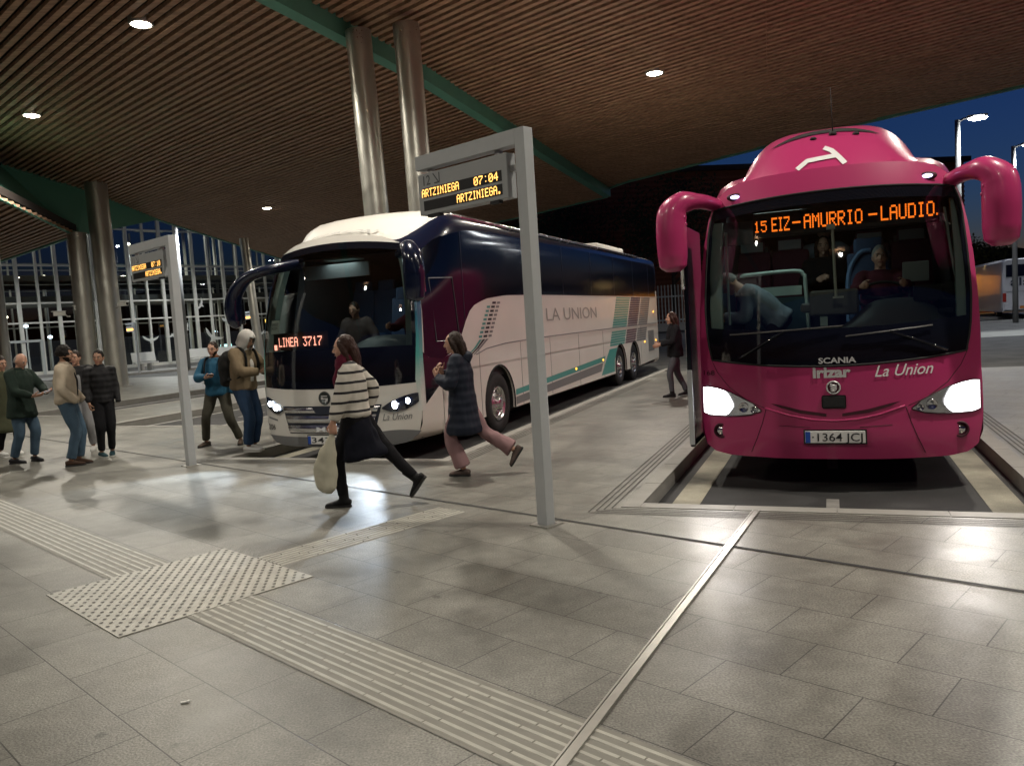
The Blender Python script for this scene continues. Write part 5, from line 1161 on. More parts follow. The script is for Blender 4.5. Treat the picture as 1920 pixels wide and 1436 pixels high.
    if pose.get("skirt"):
        m_, len_, drift, flr = pose["skirt"]; g = MB(); q0 = hip + V(*drift) + V(0, 0, -len_)
        tub(g, [q0, q0.lerp(hip, .08), q0.lerp(hip, .45), hip + V(0, 0, -.02), sp(.10)], [(.19 * flr, .24 * flr), (.2 * flr, .25 * flr), (.185, .19), (.17, .13), (.14, .105)], side=(1, 0, 0), seg=24); finish(g, "skirt", m_, body, cv, smooth=3, wr=.02, wsc=7)
    body["_k"] = k
    W_ = Matrix.Translation(Vector(loc)) @ Matrix.Rotation(yaw, 4, 'Z')
    if parent: W_ = parent @ W_
    del body["_k"]
    return body, W_, {s: grips.get(s) for s in grips}, dict(SH=SH, El=El, Wr=Wr, sp=sp, k=k, hc=hc)
def phone(W_, p, d, n_, label, lit_=True):
    g = MB(); d = Vector(d).normalized(); n_ = (Vector(n_) - d * Vector(n_).dot(d)).normalized(); s = d.cross(n_)
    M3 = Matrix((s, d, n_)).transposed(); g.box((0, 0, 0), (.072, .148, .009)); o = g.build("phone", GLOSSB); bevel(o, .003); o.matrix_world = W_ @ (Matrix.Translation(p) @ M3.to_4x4())
    g = MB(); g.box((0, 0, .0055), (.064, .138, .001)); g.build("screen", mat("phone_screen", (.4, .4, .42), .2, emit=(.8, .88, 1), es=1.6 if lit_ else .1), o); return tag(o, label, "phone")
JEAN = cloth("denim_blue", (.025, .05, .10)); JEAN2 = cloth("denim_faded", (.06, .10, .145)); BLK = cloth("cloth_black", (.010, .010, .012)); GRYT = cloth("cloth_grey_marl", (.26, .26, .27)); KHK = cloth("cloth_dark_khaki", (.055, .052, .04))
WSH = mat("shoe_white", (.62, .62, .6), .5); BRS = cloth("shoe_brown", (.05, .028, .018), .6); DKS = cloth("shoe_dark", (.018, .018, .02), .5); SOLEW = mat("sole_white", (.55, .55, .52), .6); SOLEB = mat("sole_black", (.02, .02, .02), .7)
HB_ = mat("hair_black", (.008, .006, .005), .6, spec=.22, bump=.8, bscale=90); HBR = mat("hair_brown", (.020, .010, .006), .5, spec=.22, bump=.8, bscale=90); HGR = mat("hair_grey", (.22, .21, .20), .7, bump=.6, bscale=90); HAUB = mat("hair_auburn", (.030, .010, .006), .45, spec=.22, bump=.8, bscale=90)
face_cam = lambda x, y: math.atan2(-x, -y) * 0
# yaw: body forward is +y; yaw rotates anticlockwise seen from above. Looking to image-right = -90 deg
def YW(deg): return R(deg)
# 1 older man in a dark green parka, looking at his phone, turned to the right
b_, W_, gr_, q = person((-7.45, 12.1, 0), YW(-105), "older balding man in a dark green parka and jeans looking down at his phone", 1.70, 0,
    dict(fl=(-.10, .05, .085), fr=(.12, -.12, .085), hl=(-.14, .36, 1.08), hr=(.08, .33, 1.04), ebl=(-1, -.5, -.6), ebr=(1, -.5, -.6), dl=(.3, 1, .1), dr=(-.5, 1, .1), pl=(.4, -.1, 1), pr=(-.4, -.1, 1), head=(0, 24, 0), lean=4), dict(m=cloth("parka_green", (.018, .030, .024)), bulk=1.18, hem=-.22, flare=1.02, hood=cloth("fur_trim", (.04, .035, .028)), collar=MATS["parka_green"], sleeve=1.05), (JEAN2, 0, 1.05), (DKS, SOLEB, 0), ('thin', HGR))
phone(W_, Vector((-.02, .47, 1.09)) * q["k"], (0, 1, .25), (0, -.35, 1), "pale phone in the hands of the older man in the parka")
# 1b person behind him in a long olive coat
person((-8.35, 13.1, 0), YW(-120), "person half hidden behind the older man, wearing a long olive coat", 1.66, 0, dict(fl=(-.11, .1, .085), fr=(.1, -.1, .085), head=(0, 10, 0)), dict(m=cloth("coat_olive", (.07, .075, .045)), bulk=1.15, hem=-.52, flare=1.25, hood=MATS["fur_trim"]), (BLK, 0, 1), (WSH, SOLEW, 0), ('short', HBR))
# 2 man in a beige jacket, hands in pockets, seen half from behind, looking right
person((-6.42, 11.5, 0), YW(-75), "curly haired bearded man in a beige jacket, jeans and brown suede shoes", 1.76, 1,
    dict(fl=(-.09, .06, .085), fr=(.11, .0, .085), hl=(-.20, .16, .93), hr=(.20, .17, .93), ebl=(-.6, -1, 0), ebr=(.6, -1, 0), pocket_l=1, pocket_r=1, head=(-8, 6, 0), lean=1), dict(m=cloth("jacket_beige", (.42, .36, .28)), bulk=1.16, hem=-.04, collar=cloth("collar_beige", (.38, .32, .25)), open=BLK, flare=.96), (JEAN2, .1, 1.02), (BRS, SOLEB, 0), ('curly', HB_, 'beard'))
# 3 young man between them
person((-7.05, 13.0, 0), YW(-150), "young man in a dark jacket, grey jogging trousers and white trainers, between two others", 1.68, 0,
    dict(fl=(-.14, .0, .085), fr=(.12, .04, .085), hl=(-.2, .14, .95), hr=(.2, .14, .95), pocket_l=1, pocket_r=1, head=(-25, 2, 0)), dict(m=cloth("jacket_charcoal", (.022, .022, .024)), bulk=1.14, hem=-.04, open=GRYT, hood=MATS["jacket_charcoal"]), (GRYT, -.3, 1.12), (WSH, SOLEW, 0), ('short', HBR))
# 4 man in a black quilted jacket
person((-6.3, 12.25, 0), YW(-143), "man in a black quilted jacket and black trousers with his hands in his pockets", 1.67, 1,
    dict(fl=(-.07, .02, .085), fr=(.09, .06, .085), hl=(-.21, .13, .88), hr=(.21, .13, .88), ebl=(-.5, -1, 0), ebr=(.5, -1, 0), cl=.9, cr=.9, pocket_l=1, head=(-28, 4, 0), hipw=.08), dict(m=puffer("quilted_black", (.012, .012, .014)), bulk=1.02, hem=-.06, collar=puffer("quilted_black_collar", (.012, .012, .014)), sleeve=1.0), (BLK, -.2, .98), (cloth("shoe_teal", (.02, .05, .06)), SOLEW, 0), ('crop', HB_))
# 5 man in a blue jacket with glasses, legs apart, phone in hand
b_, W_, gr_, q = person((-4.68, 12.65, 0), YW(176), "bearded man with glasses in a blue jacket and khaki trousers holding a phone", 1.72, 0,
    dict(fl=(-.30, -.05, .085), fr=(.24, .02, .085), hip=(-.02, 0, .90), hl=(-.30, .10, .86), hr=(.02, .30, 1.13), ebl=(-1, -.6, 0), ebr=(1, -.3, -.5), dr=(-.9, .4, .1), pr=(.1, -.3, 1), pocket_l=1, head=(0, 2, 0), glasses=1, fyl=18, fyr=-18), dict(m=cloth("jacket_blue", (.018, .085, .15), .6), bulk=1.15, hem=-.08, collar=cloth("collar_rust", (.14, .06, .025)), sleeve=1.1), (KHK, 0, 1.02), (cloth("shoe_brown_grey", (.06, .045, .035)), SOLEB, 0), ('crop', HBR, 'beard'))
phone(W_, Vector((-.09, .36, 1.165)) * q["k"], (-.2, 1, .3), (0, -.4, 1), "dark phone in the hand of the man in the blue jacket", False)
def straps(q, W_, m_, label, big=False):
    g = MB(); sp, k = q["sp"], q["k"]
    g.tube([sp(.02, -.22) * k, sp(.06, -.24) * k, sp(.25, -.26) * k, sp(.40, -.23) * k, sp(.46, -.18) * k], [(.14 * k, .08 * k), (.16 * k, .11 * k), (.165 * k, .12 * k), (.14 * k, .10 * k), (.08 * k, .05 * k)], seg=18, sub=4, side=(1, 0, 0))
    o = finish(g, "backpack", m_, None, .014, smooth=3, wr=.012); o.matrix_world = W_; tag(o, label, "backpack")
    for s in (-1, 1):
        g = MB(); g.tube([sp(.44, -.15, s * .10) * k, sp(.53, -.03, s * .105) * k, sp(.50, .10, s * .11) * k, sp(.36, .155, s * .12) * k, sp(.20, .14, s * .135) * k, sp(.12, .0, s * .19) * k, sp(.10, -.16, s * .13) * k], [(.008 * k, .024 * k)] * 7, seg=8, sub=3); g.build("strap", m_, o, smooth=True)
straps(q, W_, cloth("bag_black", (.013, .013, .015)), "black backpack on the man in the blue jacket")
# 6 hooded man with tan jacket
b_, W_, gr_, q = person((-3.98, 11.85, 0), YW(-112), "hooded man in a tan jacket, jeans and white trainers looking at his phone", 1.84, 1,
    dict(fl=(-.10, .02, .085), fr=(.10, .08, .085), hl=(-.1, .33, 1.13), hr=(.06, .36, 1.12), ebl=(-1, -.4, -.7), ebr=(1, -.6, -.6), dl=(.4, 1, .1), dr=(-.4, 1, .1), pl=(.3, -.1, 1), pr=(-.3, -.1, 1), head=(0, 26, 0), head_off=(0, .06, .13), lean=5, hoodup=cloth("hoodie_white", (.50, .48, .45))), dict(m=cloth("jacket_tan", (.16, .12, .075)), bulk=1.2, hem=-.05, open=MATS["hoodie_white"], sleeve=1.12), (JEAN, 0, 1.12), (WSH, SOLEW, 0), ('crop', HB_))
phone(W_, Vector((-.02, .50, 1.17)) * q["k"], (0, 1, .25), (0, -.4, 1), "dark phone in the hands of the hooded man", False)
straps(q, W_, cloth("bag_dark", (.016, .016, .016)), "black backpack on the hooded man in the tan jacket")
# 7 woman hurrying past, striped jumper
b_, W_, gr_, q = person((-1.52, 7.64, 0), YW(84), "woman hurrying left in a striped jumper, maroon scarf, dark skirt and ankle boots", 1.70, 0,
    dict(female=1, hip=(0, .0, .91), lean=3, fl=(-.05, .17, .085), fr=(.07, -.60, .17), fpr=52, fyr=-4, fyl=4, kbr=(0, 1, -.3), hl=(-.25, .16, .84), hr=(.24, -.06, .90), ebl=(-.5, -1, 0), ebr=(.6, -1, 0), cl=1.3, cr=.7, dl=(0, .1, -1), head=(8, 4, 0), scarf=cloth("scarf_maroon", (.10, .012, .028)), skirt=(cloth("skirt_black", (.006, .007, .013)), .43, (0, -.05, 0), .98), twist=12), dict(m=stripe_mat("jumper_striped", (.55, .52, .46), (.015, .015, .018), .092, .26), bulk=1.14, hem=-.02, sleeve=1.25, name="jumper", wr=.014), (BLK, -.3, 1.0), (cloth("boot_black", (.010, .010, .011), .5), SOLEB, .14), ('long', HAUB))
g = MB(); p = gr_[-1]; x, y, z = p
g.tube([(x, y, z + .01), (x + .005, y + .035, z - .10), (x + .01, y + .07, z - .20), (x + .01, y + .10, z - .36), (x + .005, y + .11, z - .50), (x, y + .11, z - .58)], [(.012, .02), (.022, .05), (.035, .09), (.042, .115), (.036, .10), (.02, .05)], seg=16, sub=4, side=(1, 0, 0))
o = finish(g, "tote_bag", cloth("bag_cream", (.50, .48, .38)), None, .011, smooth=3, wr=.02, wsc=8); o.matrix_world = W_; tag(o, "cream cloth bag swinging from the hand of the woman in the striped jumper", "bag")
# 8 second woman, navy quilted coat, pink trousers
b_, W_, gr_, q = person((-.56, 8.85, 0), YW(82), "woman running left in a long navy quilted coat and pink trousers", 1.66, 0,
    dict(female=1, hip=(0, .0, .90), lean=3, fl=(-.05, .03, .085), fr=(.08, -.56, .27), fpr=55, kbr=(0, 1, -.4), hl=(-.10, .27, 1.18), hr=(.10, .25, 1.22), ebl=(-.8, -.6, -.8), ebr=(.8, -.6, -.8), cl=1.4, cr=1.4, dl=(.3, .4, 1), dr=(-.3, .4, 1), pl=(.6, -1, .2), pr=(-.6, -1, .2), head=(6, 4, 0)), dict(m=puffer("quilted_navy", (.010, .014, .026)), bulk=1.2, hem=-.40, flare=1.12, sleeve=1.12, hood=puffer("quilted_navy_hood", (.010, .014, .026)), name="coat"), (cloth("cloth_pink", (.27, .165, .17)), .85, 1.06), (cloth("shoe_taupe", (.12, .09, .08)), SOLEB, 0), ('long', HBR))
# 9 woman on the platform by the pink coach
person((3.25, 15.75, 0), YW(92), "long haired woman in a dark jacket and grey jeans beside the pink coach", 1.70, 0,
    dict(female=1, fl=(-.07, .12, .085), fr=(.08, -.22, .10), hl=(-.16, .34, 1.08), hr=(.10, .30, 1.1), ebl=(-.7, -.6, -.7), ebr=(.7, -.6, -.7), head=(0, 3, 0)), dict(m=cloth("jacket_black", (.014, .014, .017)), bulk=1.16, hem=-.12, collar=MATS["jacket_black"]), (cloth("denim_grey", (.10, .105, .12)), 0, .9), (DKS, SOLEB, .1), ('long', HAUB))
# people inside the pink coach
PKM = Matrix.Translation(UV(8.12, 0, ZB)) @ Matrix.Rotation(-A1, 4, 'Z')
def inside(loc, yaw, label, coachM=PKM, **k): return person(loc, yaw, label, parent=coachM, far=True, **k)
inside((-.62, 1.0, .80), YW(100), "man in a grey blue jacket bending forward just inside the pink coach door", h=1.74, pose=dict(hip=(0, -.1, .88), lean=48, fl=(-.1, 0, .085), fr=(.1, -.1, .085), hl=(-.12, .5, .95), hr=(.12, .5, .9), head=(0, 5, 0)), top=dict(m=cloth("jacket_grey_blue", (.20, .25, .29)), bulk=1.18, hem=-.06), bottom=(BLK, 0, 1), hair=('crop', HGR))
inside((-.80, 2.75, .70), YW(170), "dark haired man sitting behind the partition on the pink coach", h=1.74, skin=1, pose=dict(), top=dict(m=BLK, bulk=1.12), bottom=(BLK, 0, 1), hair=('short', HB_))
inside((-.06, 2.25, .98), YW(178), "person in dark clothes standing in the aisle of the pink coach", h=1.66, pose=dict(hl=(-.05, .26, 1.16), hr=(.06, .28, 1.18), ebl=(-.8, -.5, -.6), ebr=(.8, -.5, -.6)), top=dict(m=BLK, bulk=1.15), bottom=(BLK, 0, 1), hair=('long', HBR))
inside((-.05, 2.85, 1.1), YW(180), "person in a pale blue jacket reaching up behind the one in the aisle", h=1.76, pose=dict(hl=(-.42, .1, .98), hr=(.40, .1, 1.1), ebl=(-1, -.3, 0), ebr=(1, -.3, 0)), top=dict(m=cloth("jacket_pale_blue", (.26, .34, .42)), bulk=1.15), bottom=(BLK, 0, 1), hair=('short', HBR))
seatp = dict(hip=(0, -.02, .50), lean=-4, fl=(-.12, .55, .1), fr=(.12, .55, .1), kbl=(0, .3, 1), kbr=(0, .3, 1), hl=(-.20, .44, .86), hr=(.20, .44, .86), ebl=(-.8, 0, -1), ebr=(.8, 0, -1), cl=1.3, cr=1.3, head=(0, 4, 0))
inside((.50, 1.28, 1.10), YW(180), "grey haired driver in a maroon jumper at the wheel of the pink coach", h=1.76, pose=seatp, top=dict(m=cloth("jumper_maroon", (.07, .014, .025)), bulk=1.15), bottom=(BLK, 0, 1), hair=('crop', HGR))
WHM = Matrix.Translation(UV(9.06, -6.375, ZB)) @ Matrix.Rotation(-A1, 4, 'Z')
inside((.72, 1.35, 1.0), YW(180), "driver in dark red sitting at the wheel of the white coach", coachM=WHM, h=1.76, skin=1, pose=dict(seatp), top=dict(m=MATS["jumper_maroon"], bulk=1.15), bottom=(BLK, 0, 1), hair=('crop', HB_))
inside((-.35, 1.5, .6), YW(190), "passenger stepping aboard, seen dimly through the white coach windscreen", coachM=WHM, h=1.72, pose=dict(lean=10, hl=(-.3, .3, 1.0), hr=(.2, .35, 1.05)), top=dict(m=cloth("jacket_dusk", (.10, .08, .08)), bulk=1.15), bottom=(BLK, 0, 1), hair=('short', HBR))

# ================================================================ GLASS BUILDING on the far left
BLD = empty("glass_building", ST(55, 0, 0), math.atan2(D3.y, D3.x), "long three storey glass fronted station building with pale mullions, far behind the queue", "building")
# local x runs along D3, local y away from us (+D2)
FR = mat("mullion_paint", (.62, .60, .52), .45, var=.06); DG = glass("facade_glass", (.50, .56, .58), refl=.05, rough=.01); FLR = mat("inner_slab", (.16, .15, .13), .7, var=.15)
HB2 = 10.6; X0, X1 = 6, 72
def lx(px_t): return px_t
g = MB(); g.add([(X0, .06, .3), (X1, .06, .3), (X1, .06, HB2), (X0, .06, HB2)], [(0, 1, 2, 3)]); g.build("glazing", DG, BLD)
x = X0; i = 0
while x <= X1:
    if x < 47: g = MB(); g.box((x, 0, HB2 / 2 + .15), (.13 if i % 2 else .2, .2, HB2 - .3)); g.build("mullion", FR, BLD)
    x += 1.1; i += 1
for z in (.3, 3.4, 4.6, 6.9, 9.3, HB2):
    g = MB(); g.box(((X0 + X1) / 2, .015, z), (X1 - X0, .13, .10 if z > .4 else .2)); g.build("transom", FR, BLD)
g = MB(); g.box(((X0 + X1) / 2, .1, .1), (X1 - X0, .6, .2)); g.build("plinth", KERB, BLD)
for z in (4.9, 6.2):
    g = MB(); g.box(((X0 + X1) / 2, 5, z), (X1 - X0, 8, .35)); g.build("floor_slab", FLR, BLD)
    g = MB(); g.box(((X0 + X1) / 2, 1.1, z + .9), (X1 - X0, .05, .05)); g.box(((X0 + X1) / 2, 1.1, z + .5), (X1 - X0, .05, .05)); g.build("railing", STEEL, BLD)
g = MB(); g.box(((X0 + X1) / 2, 14, 1.2), (X1 - X0, .3, 2.4)); g.build("rear_wall", mat("inner_wall_dark", (.03, .035, .05), .7, var=.3, vscale=.5), BLD)
for xx in (12, 20.5, 29, 37.5, 46):
    for yy in (3, 8): g = MB(); g.tube([(xx, yy, 0), (xx, yy, HB2)], .12, seg=10); g.build("inner_column", FR, BLD, smooth=True)
x = X0 + .4; FRB = mat("inner_mullion", (.42, .41, .36), .6)
while x < 46: g = MB(); g.box((x, 11.5, HB2 / 2), (.12, .12, HB2)); g.build("rear_mullion", FRB, BLD); x += 2.2
for z in (3.4, 6.9): g = MB(); g.box(((X0 + X1) / 2, 11.4, z), (X1 - X0, .1, .1)); g.build("rear_transom", FRB, BLD)
for xx in (14, 25, 36):
    l = bpy.data.lights.new("hall_lamp", 'AREA'); l.energy = 420; l.color = (1, .95, .84); l.size = 2.0; o = bpy.data.objects.new("hall_lamp", l); COL.objects.link(o); o.parent = BLD; o.location = (xx, 4.0, 4.6); g = MB(); g.box((xx, 4.0, 4.68), (2, 1, .05)); g.build("hall_lamp_panel", FRB, BLD)
    l = bpy.data.lights.new("hall_lamp", 'AREA'); l.energy = 500; l.color = (1, .95, .84); l.size = 2.0; o = bpy.data.objects.new("hall_lamp", l); COL.objects.link(o); o.parent = BLD; o.location = (xx, 4.5, 9.8); g = MB(); g.box((xx, 4.5, 9.88), (2, 1, .05)); g.build("hall_lamp_panel", FRB, BLD)
# bird figures on the glass
def bird(x, z, s, tilt):
    pts = [(-1, .55), (-.7, .42), (-.35, .2), (-.12, .12), (0, .28), (.14, .14), (.4, .18), (.75, .3), (1, .42), (.8, .1), (.45, -.1), (.15, -.16), (.05, -.4), (-.1, -.45), (-.14, -.16), (-.5, -.02), (-.8, .2)]
    c, s_ = math.cos(tilt), math.sin(tilt); g = MB(); g.slab([(x + s * (a * c - b * s_), -.12, z + s * (a * s_ + b * c)) for a, b in pts], (0, .02, 0)); g.build("bird_figure", mat("bird_white", (.62, .62, .56), .6), BLD, fix=True)
def bx_(px_x, px_y):    # where a spot of the facade falls (measured once, in metres along the facade and height)
    return 0
for x, z, s, t in ((22.4, 1.95, .55, .0), (23.9, 2.2, .45, .7), (24.9, 2.6, .4, .9), (26.1, 4.2, .5, 1.1), (26.8, 1.9, .75, -.45), (28.3, 2.9, .8, .05), (30.4, 1.9, .5, .2)): bird(x, z, s, t)
# door in the facade
g = MB()
for a, b, c_, d in ((14.0, 0, .14, 2.3), (15.8, 0, .14, 2.3)): g.box((a, -.06, 1.15), (c_, .22, 2.3))
g.box((14.9, -.06, 2.3), (1.94, .22, .14)); g.build("door_frame", mat("door_frame_paint", (.42, .43, .40), .5), BLD)
# small lights, and globes standing in for street lamp reflections in the glass
def glow(loc, r_, col, es, label, name="lamp", cat="lamp", pole=None, group=None):
    o = empty(name, (loc[0], loc[1], 0), 0, label, cat, group); g = MB(); g.ell((0, 0, loc[2]), (r_, r_, r_ * .7), seg=10, rings=6); g.build("globe", mat("glow_%d_%d_%d" % tuple(int(c * 9) for c in col), col, .5, emit=col, es=es), o, smooth=True)
    g = MB(); g.tube([(0, 0, 0), (0, 0, loc[2] - r_ * .5)], .06, seg=6); g.build("pole", GREYP, o); return o
WARM, COOL = (1, .86, .62), (.75, .88, 1)
LL = [(15.3, 5, 4.0, WARM, "reddish street lamp reflection, a globe behind the glass at the left edge of the photo"), (16.7, 6, 3.4, COOL, "pale street lamp reflection, a globe behind the glass above the older man"), (18.4, 7, 2.6, COOL, "street lamp reflection, a globe behind the glass above the curly haired man"), (19.9, 12, 7.2, WARM, "street lamp reflection, a globe high behind the glass left of the column pair"), (21.1, 9, 2.5, COOL, "street lamp reflection, a globe behind the glass just left of the column pair"),
      (39.4, 25, 2.5, COOL, "bright street lamp reflection, a globe behind the glass right of the man in blue"), (24.3, 7, 9.2, WARM, "ceiling light high in the glass building above the left sign"), (28.4, 7, 6.7, WARM, "ceiling light in the glass building right of the left sign"), (33.5, 6, 5.2, WARM, "ceiling light in the glass building by the mirror arm")]
for sx, sy, z, c_, lb in LL:
    p = ST(55 + sy, sx); glow((p.x, p.y, z), .13 + sy * .003, c_, 12, lb, "light_spot", "street light", group="lights beyond the glass building")
def traffic(sx, sy, z, red, lb):
    p = ST(55 + sy, sx); o = empty("traffic_light", (p.x, p.y, 0), math.atan2(D3.y, D3.x), lb, "traffic light"); g = MB(); g.box((0, 0, z), (.34, .2, 1.0)); g.tube([(0, 0, 0), (0, 0, z - .4)], .06, seg=8); g.build("housing", BLACK, o)
    c_ = (1, .04, .06) if red else (.02, .9, .5); g = MB(); g.ell((0, -.12, z + (.3 if red else -.3)), (.2, .06, .2)); g.build("signal", mat("signal_red" if red else "signal_green", c_, .5, emit=c_, es=9), o)
traffic(33.2, 24, 1.9, True, "traffic light showing red behind the glass, right of the column pair"); traffic(31.7, 22, 1.9, False, "traffic light showing green behind the glass, beside the red one"); traffic(34.7, 22, 5.1, False, "traffic light showing green high behind the glass by the left post")
# shop style glow signs behind glass, right part
for sx, z, wd, c_, lb in ((33.6, 2.5, .45, (.8, .9, 1), "white glowing sign behind the glass next to the hooded man"), (34.9, 3.0, .9, (1, .6, .12), "orange glowing sign behind the glass above the coach corner"), (30.8, 1.15, .9, (.5, .85, .8), "pale green glowing sign low behind the glass by the hooded man")):
    p = ST(55 + 6, sx); o = empty("lit_sign", (p.x, p.y, 0), math.atan2(D3.y, D3.x), lb, "sign"); g = MB(); g.box((0, 0, z), (wd, .12, .28)); g.build("panel", mat("sign_glow_%d" % int(sx), c_, .5, emit=c_, es=3.5), o); g = MB(); g.tube([(0, 0.1, 0), (0, .1, z)], .04, seg=6); g.build("pole", GREYP, o)
# white bench on the forecourt
def bench(loc, rz, L_, label):
    o = empty("bench", loc, rz, label, "bench", "white benches on the forecourt"); m_ = mat("bench_white", (.60, .59, .54), .5)
    g = MB(); g.box((0, .1, .48), (L_, .55, .12)); bevel(g.build("seat", m_, o), .03); g = MB(); g.box((0, .38, .86), (L_, .12, .62), rot=Matrix.Rotation(R(-14), 3, 'X')); bevel(g.build("backrest", m_, o), .03)
    for s in (-1, 1): g = MB(); g.box((s * (L_ / 2 - .5), .15, .21), (.16, .45, .42)); g.build("leg", STEEL, o)
p = ST(53, 26.6); bench((p.x, p.y, 0), math.atan2(D3.y, D3.x), 6.2, "long white bench before the glass building, behind the left sign post")
p = ST(53, 21.2); bench((p.x, p.y, 0), math.atan2(D3.y, D3.x), 1.5, "short white bench before the glass building, next to the column pair")

# ================================================================ BETWEEN AND RIGHT OF THE COACHES
BK = mat("brick_dark_red", (.16, .06, .035), .85, var=.3, vscale=3)
def wallbox(nm, c, d, rz, m_, label, cat):
    g = MB(); g.box((0, 0, d[2] / 2), d); o = g.build(nm, m_, loc=c, rz=rz); return tag(o, label, cat)
# brown building behind the gap
bb = empty("brown_building", (24, 92, 0), R(8), "dark brown slatted building behind the fence, between the two coaches", "building")
g = MB(); g.box((0, 0, 8), (52, 14, 16)); g.build("wall", BK, bb)
g = MB()
for i in range(30): g.box((0, -7.06, .8 + i * .5), (52, .1, .22))
g.build("cladding", mat("cladding_brown", (.20, .085, .05), .8, var=.3), bb)
g = MB(); g.prism([(-26.5, -7.6), (26.5, -7.6), (26.5, 7.5), (-26.5, 7.5)], 16, 16.5); g.build("roof", DARKINT, bb)
for i in range(5):
    f_ = MB(); f_.box((-20 + i * 8, -7.12, 3.2), (2.4, .12, 2.2)); wf = f_.build("window", DARKINT, bb); g = MB(); g.box((-20 + i * 8, -7.2, 3.2), (2.1, .04, 1.9)); g.build("pane", GLOSSB, wf)
# metal bar fence on a low wall
fe = empty("bar_fence", (12.5, 70, 0), R(4), "tall pale metal bar fence on a low wall between the two coaches", "fence")
g = MB(); g.box((0, 0, .35), (24, .5, .7)); g.build("low_wall", KERB, fe)
g = MB()
for i in range(80): g.box((-11.9 + i * .3, 0, 2.35), (.09, .05, 3.3))
tag(g.build("bars", mat("fence_metal", (.35, .35, .32), .5, metal=.3), fe), kind="stuff")
for z in (.95, 3.0): g = MB(); g.box((0, .04, z), (24, .05, .12)); g.build("rail", MATS["fence_metal"], fe)
p = (16.5, 60, 0); bench(p, R(4), 2.2, "low white bench in front of the bar fence, by the woman on the platform")
# hills and trees, far
g = MB()
def hill(a, b):
    x = lerp(-260, 320, a); z = b * (20 + 12 * noise.noise(Vector((x * .012, 3, 0))) + 4 * noise.noise(Vector((x * .06, 1, 0)))); return (x, 330 + 50 * (1 - b), z - 1)
g.grid(hill, 120, 5); tag(g.build("hills", mat("hill_dark", (.02, .028, .022), 1)), kind="structure")
LEAF = mat("leaf_dark", (.030, .050, .022), .9, var=.4, vscale=1.5); BARK = mat("bark", (.06, .045, .03), .9)
def tree(x, y, h, r_, label, seed):
    rd = random.Random(seed); o = empty("tree", (x, y, 0), rd.random() * 6, label, "tree", "dark trees behind the coaches")
    g = MB(); g.tube([(0, 0, 0), (.1, 0, h * .3), (0, .1, h * .7)], [.28, .2, .08], seg=9); limbs = []
    for i in range(7):
        a = rd.random() * 6.28; z = h * (.3 + .05 * i); e = (math.cos(a) * r_ * .6, math.sin(a) * r_ * .6, z + h * .2); g.tube([(0, 0, z), (e[0] * .5, e[1] * .5, z + h * .12), e], [.1, .07, .03], seg=6); limbs.append(e)
    g.build("trunk", BARK, o)
    g = MB(); cl = [(rd.gauss(0, r_ * .42), rd.gauss(0, r_ * .42), h * rd.uniform(.42, .92)) for _ in range(16)] + limbs
    for _ in range(5200):
        c = rd.choice(cl); q = Vector((rd.gauss(0, 1), rd.gauss(0, 1), rd.gauss(0, .8))).normalized() * (r_ * .36 * rd.random() ** .4); p = Vector(c) + q
        a, b = Vector((rd.gauss(0, 1), rd.gauss(0, 1), rd.gauss(0, 1))).normalized(), Vector((rd.gauss(0, 1), rd.gauss(0, 1), rd.gauss(0, 1))).normalized(); s = rd.uniform(.10, .24); g.add([p - a * s, p + b * s * .5, p + a * s, p - b * s * .5], [(0, 1, 2, 3)])
    g.build("crown", LEAF, o)
tree(15, 72, 13.5, 5.2, "big dark tree rising against the sky left of the pink coach", 1)
tree(6, 78, 14, 5.5, "dark tree right behind the white coach rear", 2)
tree(40.5, 84, 9, 4.2, "dark tree beside the orange lit hoarding, right of the pink coach", 3)
tree(47, 80, 8, 4.0, "dark tree above the white coach with the round lettering", 4)
# right side: road surface bands, island, hoarding
g = MB()
for pts in ([(15, 33.2), (60, 24.5), (62, 29.5), (16, 37.8)],): g.add([(x, y, ZB + .006) for x, y in pts], [(0, 1, 2, 3)])
tag(g.build("crossing_band", mat("crossing_paint", (.36, .36, .32), .7, var=.3, vscale=2, bump=.2)), kind="structure")
g = MB(); g.prism([(20, 52), (36, 52.4), (70, 46), (70, 64), (20, 66)], ZB + .002, .02); o = tag(g.build("far_pavement", KERB), kind="structure")
g = MB(); q = [(14, 38.6), (60, 31.0), (60, 31.2), (14, 38.8)]; g.add([(x, y, ZB + .007) for x, y in q], [(0, 1, 2, 3)]); q = [(20, 50.9), (70, 44.4), (70, 44.65), (20, 51.2)]; g.add([(x, y, ZB + .007) for x, y in q], [(0, 1, 2, 3)])
tag(g.build("lane_line", WLINE), kind="structure")
hd = empty("hoarding", (35.0, 66, 0), R(-6), "orange lit hoarding behind a dark low wall, right of the pink coach", "hoarding"); g = MB(); g.box((0, 0, 2.3), (9, .15, 2.1)); g.build("panel", mat("hoarding_orange", (.60, .30, .07), .7, var=.2), hd)
g = MB()
for i in range(5): g.box((-4.4 + i * 2.2, -.1, 1.7), (.1, .1, 3.4))
for i in range(8): pass
g.build("posts", GREYP, hd); g = MB(); g.box((0, -1.4, .45), (15, .4, .9)); g.build("low_wall", BK, hd)
l = bpy.data.lights.new("flood", 'AREA'); l.energy = 260; l.color = (1, .62, .22); l.size = 1.5; o = bpy.data.objects.new("flood", l); COL.objects.link(o); o.parent = hd; o.location = (0, -3.5, 4.8); o.rotation_euler = Vector((0, 1, -.7)).to_track_quat('-Z', 'Y').to_euler()
g = MB(); g.box((0, -3.6, 4.9), (.5, .2, .15)); g.tube([(0, -3.6, 0), (0, -3.6, 4.9)], .05, seg=6); g.build("flood_lamp", GREYP, hd)
